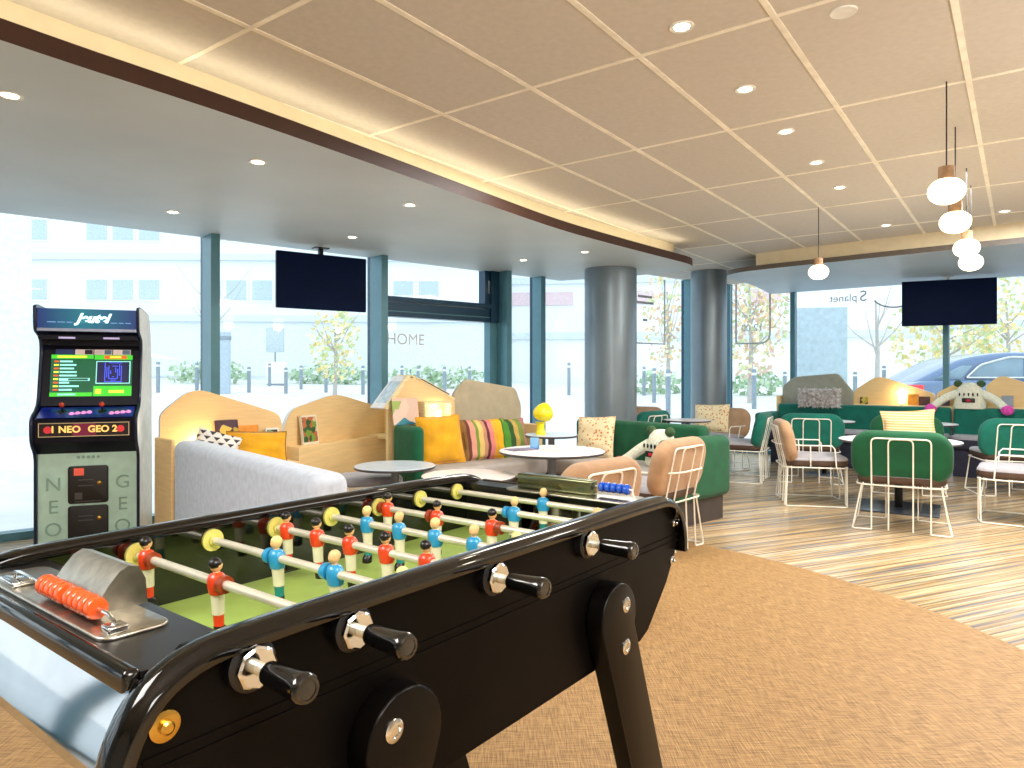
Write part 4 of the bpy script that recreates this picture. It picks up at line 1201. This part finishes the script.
def zig(N, L):
    tc = N.new('ShaderNodeTexCoord'); sp = N.new('ShaderNodeSeparateXYZ'); L.new(tc.outputs['Object'], sp.inputs[0])
    x = math_node(N, L, 'PINGPONG', math_node(N, L, 'MULTIPLY', sp.outputs[0], 1.), .011)
    z = math_node(N, L, 'ADD', sp.outputs[2], x)
    f = math_node(N, L, 'LESS_THAN', math_node(N, L, 'FRACT', math_node(N, L, 'MULTIPLY', z, 38.)), .5)
    cr = ramp(N, [(0, (226, 178, 70)), (1, (246, 236, 206))]); L.new(f, cr.inputs[0]); return cr.outputs[0]
zig_m = coords_mat('zigzag_cushion', zig)

cushion('cushion', 'bright yellow velvet cushion lying wide behind the grey sofa', loc_at(p1, .60, -.26, .695), a1-R(10), .44, .25, .11, yellow_vel, -14, -3, 2, piping=mat('piping_ochre', (150, 104, 10), .8))
cushion('cushion', 'white cushion with black triangles at the left end of the grey sofa', loc_at(p1, .29, -.24, .705), a1-R(25), .30, .26, .11, bw_m, -20, -18, 3)
cushion('cushion', 'yellow velvet square cushion leaning on the green armrest', loc_at(bq, .36, -.24, .66), aL-R(8), .44, .44, .14, yellow_vel, -14, 2, 4)
cushion('cushion', 'multicoloured striped cushion, right beside the yellow square one', loc_at(bq, .86, -.24, .635), aL-R(4), .50, .38, .14, stripe_m, -14, 0, 5)
cushion('cushion', 'green striped cushion half hidden at the right of the multicoloured one', loc_at(bq, 1.22, -.22, .635), aL+R(6), .40, .36, .13, stripe2_m, -14, 0, 6)
cushion('cushion', 'cream cushion with small orange dots on the green sofa', loc_at(gsf, .42, -.24, .64), aS+R(14), .40, .40, .13, dots_m, -14, 3, 7)
cushion('cushion', 'cream dotted cushion on the beige armchair below the slim column', (2.58, 9.03, .68), R(-38+0), .46, .36, .13, dots_m, -14, 2, 8)
cushion('cushion', 'yellow and cream zigzag cushion on the green chair facing us', (4.10, 7.22, .72), R(-27), .50, .32, .13, zig_m, -12, 4, 9, pinch=.10)
# fluffy cushion
rnd = random.Random(5)
fb = MB()
for k in range(1500):
    x = rnd.uniform(-1, 1); z = rnd.uniform(-1, 1); s = rnd.choice((-1, -1, -1, 1))
    th_ = .075*max(0, (1-abs(x)**3))**.5*max(0, (1-abs(z)**3))**.5
    b = Vector((.275*x, s*th_, .125*z)); n = Vector((x*.5, s*1., z*.6)).normalized()
    n = (n+Vector((rnd.uniform(-.7, .7), rnd.uniform(-.5, .5), rnd.uniform(-.8, .5)))).normalized()
    tpt = b+n*rnd.uniform(.025, .05); a = n.orthogonal().normalized()*.007; c_ = n.cross(a)
    fb.add([b+a, b-a*.5+c_*.9, b-a*.5-c_*.9, tpt], [(0, 1, 3), (1, 2, 3), (2, 0, 3)], 0)
fc = thing('cushion', 'fluffy long haired beige cushion on top of the teal banquette', 'cushion', loc_at(r1, .86, -.52, .92), aR)
pm = pillow_mb(.55, .26, .14, 10, 0, RX(R(90)))
pm.build('cover', fluff, fc)
ff = fb.build('pile', fluff, fc); tag(ff, kind='stuff')

# ------------------------------------------------------------------ knitted monster toys
def monster(label, loc, rz, arm_paths, s=1., hand_m=pink_knit, lean=0):
    t = thing('monster_toy', label, 'plush toy', loc, rz)
    M = RX(R(lean))
    body = MB(); n = 20; rings = []
    for z, rx_, ry_ in [(0, .15, .10), (.02, .16, .11), (.10, .15, .11), (.18, .135, .10), (.25, .11, .085), (.29, .07, .05), (.30, .02, .02)]:
        rings.append([(rx_*s*math.cos(2*PI*k/n), ry_*s*math.sin(2*PI*k/n), z*s) for k in range(n)])
    body.layers(rings, 0, M); body.build('body', knit, t)
    for sx in (-1, 1):
        MB().ell((sx*.11*s, -.01*s, .285*s), (.045*s, .04*s, .04*s), 14, 0, M).build('ear', knit_dark, t)
        ap = [tuple(Vector((p[0]*sx, p[1], p[2]))*s) for p in arm_paths[0 if sx == -1 else 1]]
        k = len(ap)
        ap2 = smooth(ap, 2, False)
        arm = MB().tube(ap2, [(.048-.010*i/len(ap2))*s for i in range(len(ap2))], 12, 0, M).build('arm', knit, t)
        MB().ell(ap[-1], (.062*s, .05*s, .055*s), 14, 0, M).build('hand', hand_m, arm)
    ey = MB()
    for k in range(5):
        x = (-.085+.0425*k)*s; ey.ell((x, -.112*s, .165*s), (.008*s, .01*s, .02*s), 8, 0, M)
    ey.build('stitched_eyes', black_m, t); 
    MB().rbox(-.062*s, .062*s, -.125*s, -.108*s, .075*s, .125*s, .006).ell((0, -.123*s, .098*s), (.028*s, .008*s, .014*s), 10, 1).build('mouth', [black_m, red_knit], t)
    return t
monster('pale green knitted monster toy with pink hands draped over the teal banquette back', loc_at(r1, 2.60, -.25, .81), aR,
        [[(.12, -.02, .17), (.22, -.06, .13), (.30, -.12, .06), (.36, -.16, .0)], [(.12, -.02, .17), (.22, -.06, .13), (.30, -.12, .06), (.36, -.16, .0)]], 1.12)
monster('pale green knitted monster toy with a red hand slumped on the green sofa', loc_at(gsf, 1.30, -.36, .46), aS-R(10),
        [[(.12, -.02, .17), (.20, -.06, .12), (.28, -.12, .04), (.34, -.16, .0)], [(.12, -.02, .17), (.20, -.06, .10), (.24, -.12, .04), (.26, -.16, .03)]], 1.05, red_knit)
# ------------------------------------------------------------------ outside
def gz(x, y):
    p = Vector((x, y)); return -.03+.032*max(0, (p-WL0).dot(oL), (p-WR0).dot(oR))
pave = mat('pale_pavement', (226, 226, 222), .9, noise=.05, nscale=1.5)
gm_ = MB(); n = 70
X0, X1, Y0, Y1 = -75., 75., -30., 95.
vs = []
for i in range(n+1):
    for j in range(n+1):
        x = X0+(X1-X0)*i/n; y = Y0+(Y1-Y0)*j/n
        d = max((Vector((x, y))-WL0).dot(oL), (Vector((x, y))-WR0).dot(oR))
        vs.append((x, y, gz(x, y)-.06 if d > -.5 else -.2))
gm_.add(vs, [(i*(n+1)+j, (i+1)*(n+1)+j, (i+1)*(n+1)+j+1, i*(n+1)+j+1) for i in range(n) for j in range(n)], 0)
o = gm_.build('ground', pave); tag(o, 'pale pavement and street rising gently outside the windows', kind='structure')
def gzb(x, y): return gz(x, y)-.06

bol_m = mat('bollard_grey', (140, 154, 164), .6)
B = [(-12.8,25.24,1.12,'first from the left, beside the arcade cabinet'), (-11.62,25.74,1.11,'second from the left, just left of the first window post'), (-9.97,26.46,.98,'in the second window bay, leftmost there'), (-10.99,31.64,1.04,'in the second window bay, left of the white utility box'), (-8.52,26.3,.98,'in the second window bay, right of the white utility box'), (-8.92,29.52,1.01,'in the second window bay, left of the yellow tree'), (-7.35,27.58,.99,'in the second window bay, at the foot of the yellow tree'), (-5.7,26.7,1.11,'at the right end of the second window bay'), (-4.67,29.62,1.1,'leftmost in the bay with the opening sash'), (-3.91,29.06,1.08,'second in the bay with the opening sash'), (-2.56,26.5,1.14,'third in the bay with the opening sash'), (-1.82,29.96,1.12,'rightmost in the bay with the opening sash'), (1.21,27.24,1.25,'just right of the narrow bay behind the yellow lamp'), (2.38,29.18,1.38,'left of the thick column'), (5.41,28.6,1.19,'thin one right of the thick column'), (4.93,24.22,1.21,'second right of the thick column'), (4.3,19.22,1.27,'broadest and nearest, between the two columns'), (7.18,20.7,1.19,'right of the slim column'), (9.97,25.5,.95,'left of the far right window post'), (11.65,23.7,.95,'right of the pale blue board'), (14.23,26.7,1.07,'behind the glowing far shelf')]
b0 = None
for x, y, h, lab in B:
    r_ = .05
    if b0 is None:
        b0 = MB().lathe([(.06, 0), (.06, .88), (.055, .93), (.03, .95)], 12).lathe([(.0605, .80), (.0615, .80), (.0615, .86), (.0605, .86)], 12, 1, cap=False).build('bollard', [bol_m, white_m]); bo_ = b0
    else: bo_ = b0.copy(); C.objects.link(bo_)
    bo_.location = (x, y, gzb(x, y)); bo_.scale = (1.15, 1.15, h/.95)
    tag(bo_, 'grey street bollard '+lab, 'bollard', 'bollards outside')

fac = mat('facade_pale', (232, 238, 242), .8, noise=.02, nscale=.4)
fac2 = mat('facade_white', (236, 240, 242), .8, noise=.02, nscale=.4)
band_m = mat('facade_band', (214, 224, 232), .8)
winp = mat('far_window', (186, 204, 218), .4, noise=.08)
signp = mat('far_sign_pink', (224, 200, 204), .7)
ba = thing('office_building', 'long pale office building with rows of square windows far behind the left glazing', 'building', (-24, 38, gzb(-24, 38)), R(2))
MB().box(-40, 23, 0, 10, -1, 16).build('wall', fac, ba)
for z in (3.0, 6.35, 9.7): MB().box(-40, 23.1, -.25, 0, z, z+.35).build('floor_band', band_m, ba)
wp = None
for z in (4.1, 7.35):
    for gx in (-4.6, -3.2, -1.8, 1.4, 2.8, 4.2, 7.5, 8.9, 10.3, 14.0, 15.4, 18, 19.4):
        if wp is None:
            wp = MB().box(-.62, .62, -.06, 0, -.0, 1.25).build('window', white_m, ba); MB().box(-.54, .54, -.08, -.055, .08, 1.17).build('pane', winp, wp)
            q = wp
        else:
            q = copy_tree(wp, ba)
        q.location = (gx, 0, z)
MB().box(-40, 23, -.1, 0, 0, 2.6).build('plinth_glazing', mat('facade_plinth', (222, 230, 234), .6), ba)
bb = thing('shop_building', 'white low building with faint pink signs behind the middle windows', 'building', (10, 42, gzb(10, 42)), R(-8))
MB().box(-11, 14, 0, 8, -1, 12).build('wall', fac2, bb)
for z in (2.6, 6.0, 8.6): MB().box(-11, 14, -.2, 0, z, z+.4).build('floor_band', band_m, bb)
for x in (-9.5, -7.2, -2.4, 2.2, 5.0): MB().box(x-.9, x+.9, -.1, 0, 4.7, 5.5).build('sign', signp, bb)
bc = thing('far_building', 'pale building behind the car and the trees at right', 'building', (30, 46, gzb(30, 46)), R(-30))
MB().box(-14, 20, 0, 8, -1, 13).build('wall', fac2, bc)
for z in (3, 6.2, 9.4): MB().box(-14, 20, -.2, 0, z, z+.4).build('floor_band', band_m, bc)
pc = MB().lathe([(.42, -.2), (.42, 5), (.40, 5.02)], 28).build('entrance_column', white_m); pc.location = (-8.97, 12.3, gzb(-8.97, 12.3)); tag(pc, 'round white column outside the glass at the left picture edge', 'column')
tp = MB().rbox(-.28, .28, -.1, .1, 0, 2.25, .01).rbox(-.3, .3, -.12, .12, 1.95, 2.1, .01, 1).build('street_totem', [mat('totem_grey', (176, 192, 206), .6), bol_m]); tp.location = (-10.57, 25.44, gzb(-10.57, 25.44)); tag(tp, 'tall grey street totem right of the first window post', 'totem')
ub = thing('utility_box', 'white utility box on the pavement in the second window bay', 'utility box', (-11.0, 32.7, gzb(-11, 32.7)))
MB().rbox(-.45, .45, -.2, .2, .08, 1.1, .02).build('cabinet_body', white_m, ub); MB().box(-.42, .42, -.17, .17, 0, .08).build('plinth', bol_m, ub)
ts = thing('street_sign', 'grey street sign box on a post above the white utility box', 'sign', (-11.4, 33.6, gzb(-11.4, 33.6)))
MB().tube([(0, 0, 0), (0, 0, 1.6)], .04, 8).build('pole', bol_m, ts); MB().rbox(-.42, .42, -.1, .1, 1.55, 2.75, .03).build('sign_panel', mat('sign_grey', (190, 204, 210), .6), ts)
bd = thing('notice_board', 'big plain pale blue board standing outside right of the far window post', 'board', (6.02, 13.6, gzb(6.02, 13.6)), R(-12))
MB().rbox(-.47, .47, -.05, .05, .3, 2.53, .01).build('panel', mat('board_paleblue', (188, 208, 216), .6), bd); MB().box(-.4, -.32, -.03, .03, 0, .3).box(.32, .4, -.03, .03, 0, .3).build('foot', bol_m, bd)

# trees and hedges
trunk_m = mat('bark_grey', (186, 182, 176), .9)
def leaf_blob(name, par, centre, rad, k, cols, size, seed, kind=None):
    rnd = random.Random(seed); mb = MB()
    for _ in range(k):
        while True:
            v = Vector((rnd.uniform(-1, 1), rnd.uniform(-1, 1), rnd.uniform(-1, 1)))
            if .15 < v.length < 1: break
        c_ = Vector(centre)+Vector((v.x*rad[0], v.y*rad[1], v.z*rad[2]))
        n_ = Vector((rnd.gauss(0, 1), rnd.gauss(0, 1), rnd.gauss(0, 1))).normalized(); a = n_.orthogonal().normalized()*size*rnd.uniform(.6, 1.2); b = n_.cross(a)*.7
        mb.add([c_-a, c_-b, c_+a, c_+b], [(0, 1, 2, 3)], rnd.randrange(len(cols)))
    return mb.build(name, cols, par)
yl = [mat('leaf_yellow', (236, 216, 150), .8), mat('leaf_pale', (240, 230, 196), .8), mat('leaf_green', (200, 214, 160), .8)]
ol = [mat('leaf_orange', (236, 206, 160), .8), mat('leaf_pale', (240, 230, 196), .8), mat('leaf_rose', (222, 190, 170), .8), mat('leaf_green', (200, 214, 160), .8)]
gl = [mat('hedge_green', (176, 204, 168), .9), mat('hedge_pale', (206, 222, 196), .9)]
def tree(x, y, h, rad, cols, k, label, seed, size=.11):
    t = thing('tree', label, 'tree', (x, y, gzb(x, y)))
    tr = MB(); rnd = random.Random(seed)
    tr.tube([(0, 0, 0), (.05, 0, h*.35), (0, .05, h*.75)], [.09, .07, .03], 8)
    for _ in range(7):
        a = rnd.uniform(0, 6.3); z = h*rnd.uniform(.3, .65); l_ = rad[0]*rnd.uniform(.6, 1)
        tr.tube([(0, 0, z), (math.cos(a)*l_*.5, math.sin(a)*l_*.5, z+h*.12), (math.cos(a)*l_, math.sin(a)*l_, z+h*.3)], [.035, .02, .008], 5)
    tr.build('trunk', trunk_m, t)
    if k:
        f = leaf_blob('foliage', t, (0, 0, h*.58), (rad[0], rad[1], h*.45), k, cols, size, seed)
        tag(f, kind='stuff')
    return t
tree(-6.4, 25.2, 3.3, (.95, .95), yl, 420, 'small yellow autumn tree in the second window bay', 11)
tree(7.9, 23.2, 5.2, (1.35, 1.3), ol, 900, 'orange and yellow autumn tree right of the slim column', 12)
tree(5.9, 26.5, 5.4, (.9, 1.1), ol, 420, 'thin autumn tree between the two columns', 13)
tree(11.9, 22.8, 4.4, (1.5, 1.4), ol, 0, 'bare branched tree right of the pale blue board', 14)
tree(15.2, 24.5, 3.6, (2.0, 1.5), yl, 700, 'yellow bushy tree behind the rear of the car', 15, .13)
tree(18.8, 26.5, 4.6, (1.6, 1.5), yl, 420, 'pale yellow tree behind the roof of the car', 16, .13)
tree(-13.0, 30.5, 6.0, (1.6, 1.4), yl, 0, 'bare thin tree in front of the office windows above the arcade cabinet', 17)
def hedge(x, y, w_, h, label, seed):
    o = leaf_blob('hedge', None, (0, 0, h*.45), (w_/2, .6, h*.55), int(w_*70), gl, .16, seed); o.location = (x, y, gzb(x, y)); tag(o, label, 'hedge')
hedge(-9.2, 35.2, 5.0, 1.0, 'low pale green hedge in the second window bay', 21)
hedge(-3.6, 33.2, 5.2, 1.1, 'low pale green hedge behind the bollards of the bay with the opening sash', 22)
hedge(6.2, 29.6, 2.6, 1.0, 'low pale green hedge between the two columns', 23)
hedge(9.6, 27.2, 2.4, .9, 'low pale green hedge right of the slim column', 24)
hedge(-14.4, 33.0, 4.2, 1.1, 'low pale green hedge behind the arcade cabinet', 25)

# parked car (rear at the left)
car_p = mat('car_slate', (104, 128, 160), .18, .3, coat=.6, noise=.02)
car_g = mat('car_glass', (128, 156, 172), .08, .0, coat=.5, noise=.1, nscale=2)
tail = mat('car_tail_red', (226, 60, 60), .3, emit=.4)
CX, CY = 7.30, 13.0
cz = gzb(9.5, 13)-.02
cr_t = thing('car', 'dark slate blue estate car with chrome window line parked outside at right', 'car', (CX, CY, cz), R(-3))
bodyp = round_poly([(0, .30), (.06, .62), (.10, .98), (.30, 1.06), (1.0, 1.10), (3.6, 1.06), (4.4, .96), (4.75, .78), (4.80, .36), (4.4, .24), (.3, .24)], [.05, .1, .08, .2, .3, .3, .2, .15, .1, .05, .05], 5)
MB().slab(bodyp, -1.72, .0, .10, 4, 0, Matrix(((1,0,0,0),(0,0,-1,0),(0,1,0,0),(0,0,0,1)))).build('body', car_p, cr_t, 45)
cab = round_poly([(.24, .80), (.24, 1.03), (1.15, 1.50), (1.9, 1.62), (2.7, 1.60), (3.55, 1.06), (3.55, .80)], [.05, .05, .25, .4, .3, .05, .05], 5)
cb_ = MB().slab(cab, -1.60, -.12, .14, 4, 0, Matrix(((1,0,0,0),(0,0,-1,0),(0,1,0,0),(0,0,0,1)))).build('cabin', car_p, cr_t, 45)
wl = round_poly([(1.18, 1.13), (1.42, 1.37), (1.95, 1.52), (2.65, 1.50), (3.22, 1.13)], [.03, .08, .1, .08, .03], 4)
Mw = Matrix(((1,0,0,0),(0,0,-1,0),(0,1,0,0),(0,0,0,1)))
MB().slab(wl, -.125, -.095, .006, 2, 0, Mw).build('side_window', car_g, cr_t)
MB().slab(round_poly([(.62, 1.11), (1.10, 1.36), (1.30, 1.36), (1.08, 1.11)], .03, 3), -.125, -.097, .006, 2, 0, Mw).build('rear_quarter_window', car_g, cr_t)
MB().tube([(x, .095, z) for x, z in wl], .022, 6, closed=True).build('chrome_line', chrome, cr_t)
MB().box(2.2, 2.28, .09, .10, 1.12, 1.52).build('door_pillar', car_p, cr_t)
MB().rbox(.02, .36, -.03, .25, .86, 1.0, .03).build('tail_light', tail, cr_t)
MB().rbox(.10, 4.7, -.018, .02, .60, .66, .008).build('side_moulding', chrome, cr_t)
for hx in (1.55, 2.85): MB().rbox(hx, hx+.2, -.04, .0, .95, .985, .01).build('door_handle', chrome, cr_t)
for wx in (.95, 3.85):
    wm = MB().lathe([(.20, 0), (.32, .0), (.34, .03), (.34, .19), (.32, .22), (.20, .22)], 30, 0, T(wx, .20, .34) @ RX(R(90))).build('wheel', black_m, cr_t)
    MB().lathe([(.02, .222), (.20, .215), (.21, .20)], 20, 0, T(wx, .20, .34) @ RX(R(90))).build('hub', chrome, wm)

# ------------------------------------------------------------------ colour management and sampling quality
sc_ = bpy.context.scene
sc_.view_settings.view_transform = 'Standard'
sc_.view_settings.look = 'None'
sc_.view_settings.exposure = 0.34
sc_.view_settings.gamma = 1.0
sc_.cycles.max_bounces = 8; sc_.cycles.diffuse_bounces = 4; sc_.cycles.glossy_bounces = 4; sc_.cycles.transparent_max_bounces = 16
sc_.cycles.caustics_reflective = False; sc_.cycles.caustics_refractive = False
sc_.cycles.sample_clamp_indirect = 4.
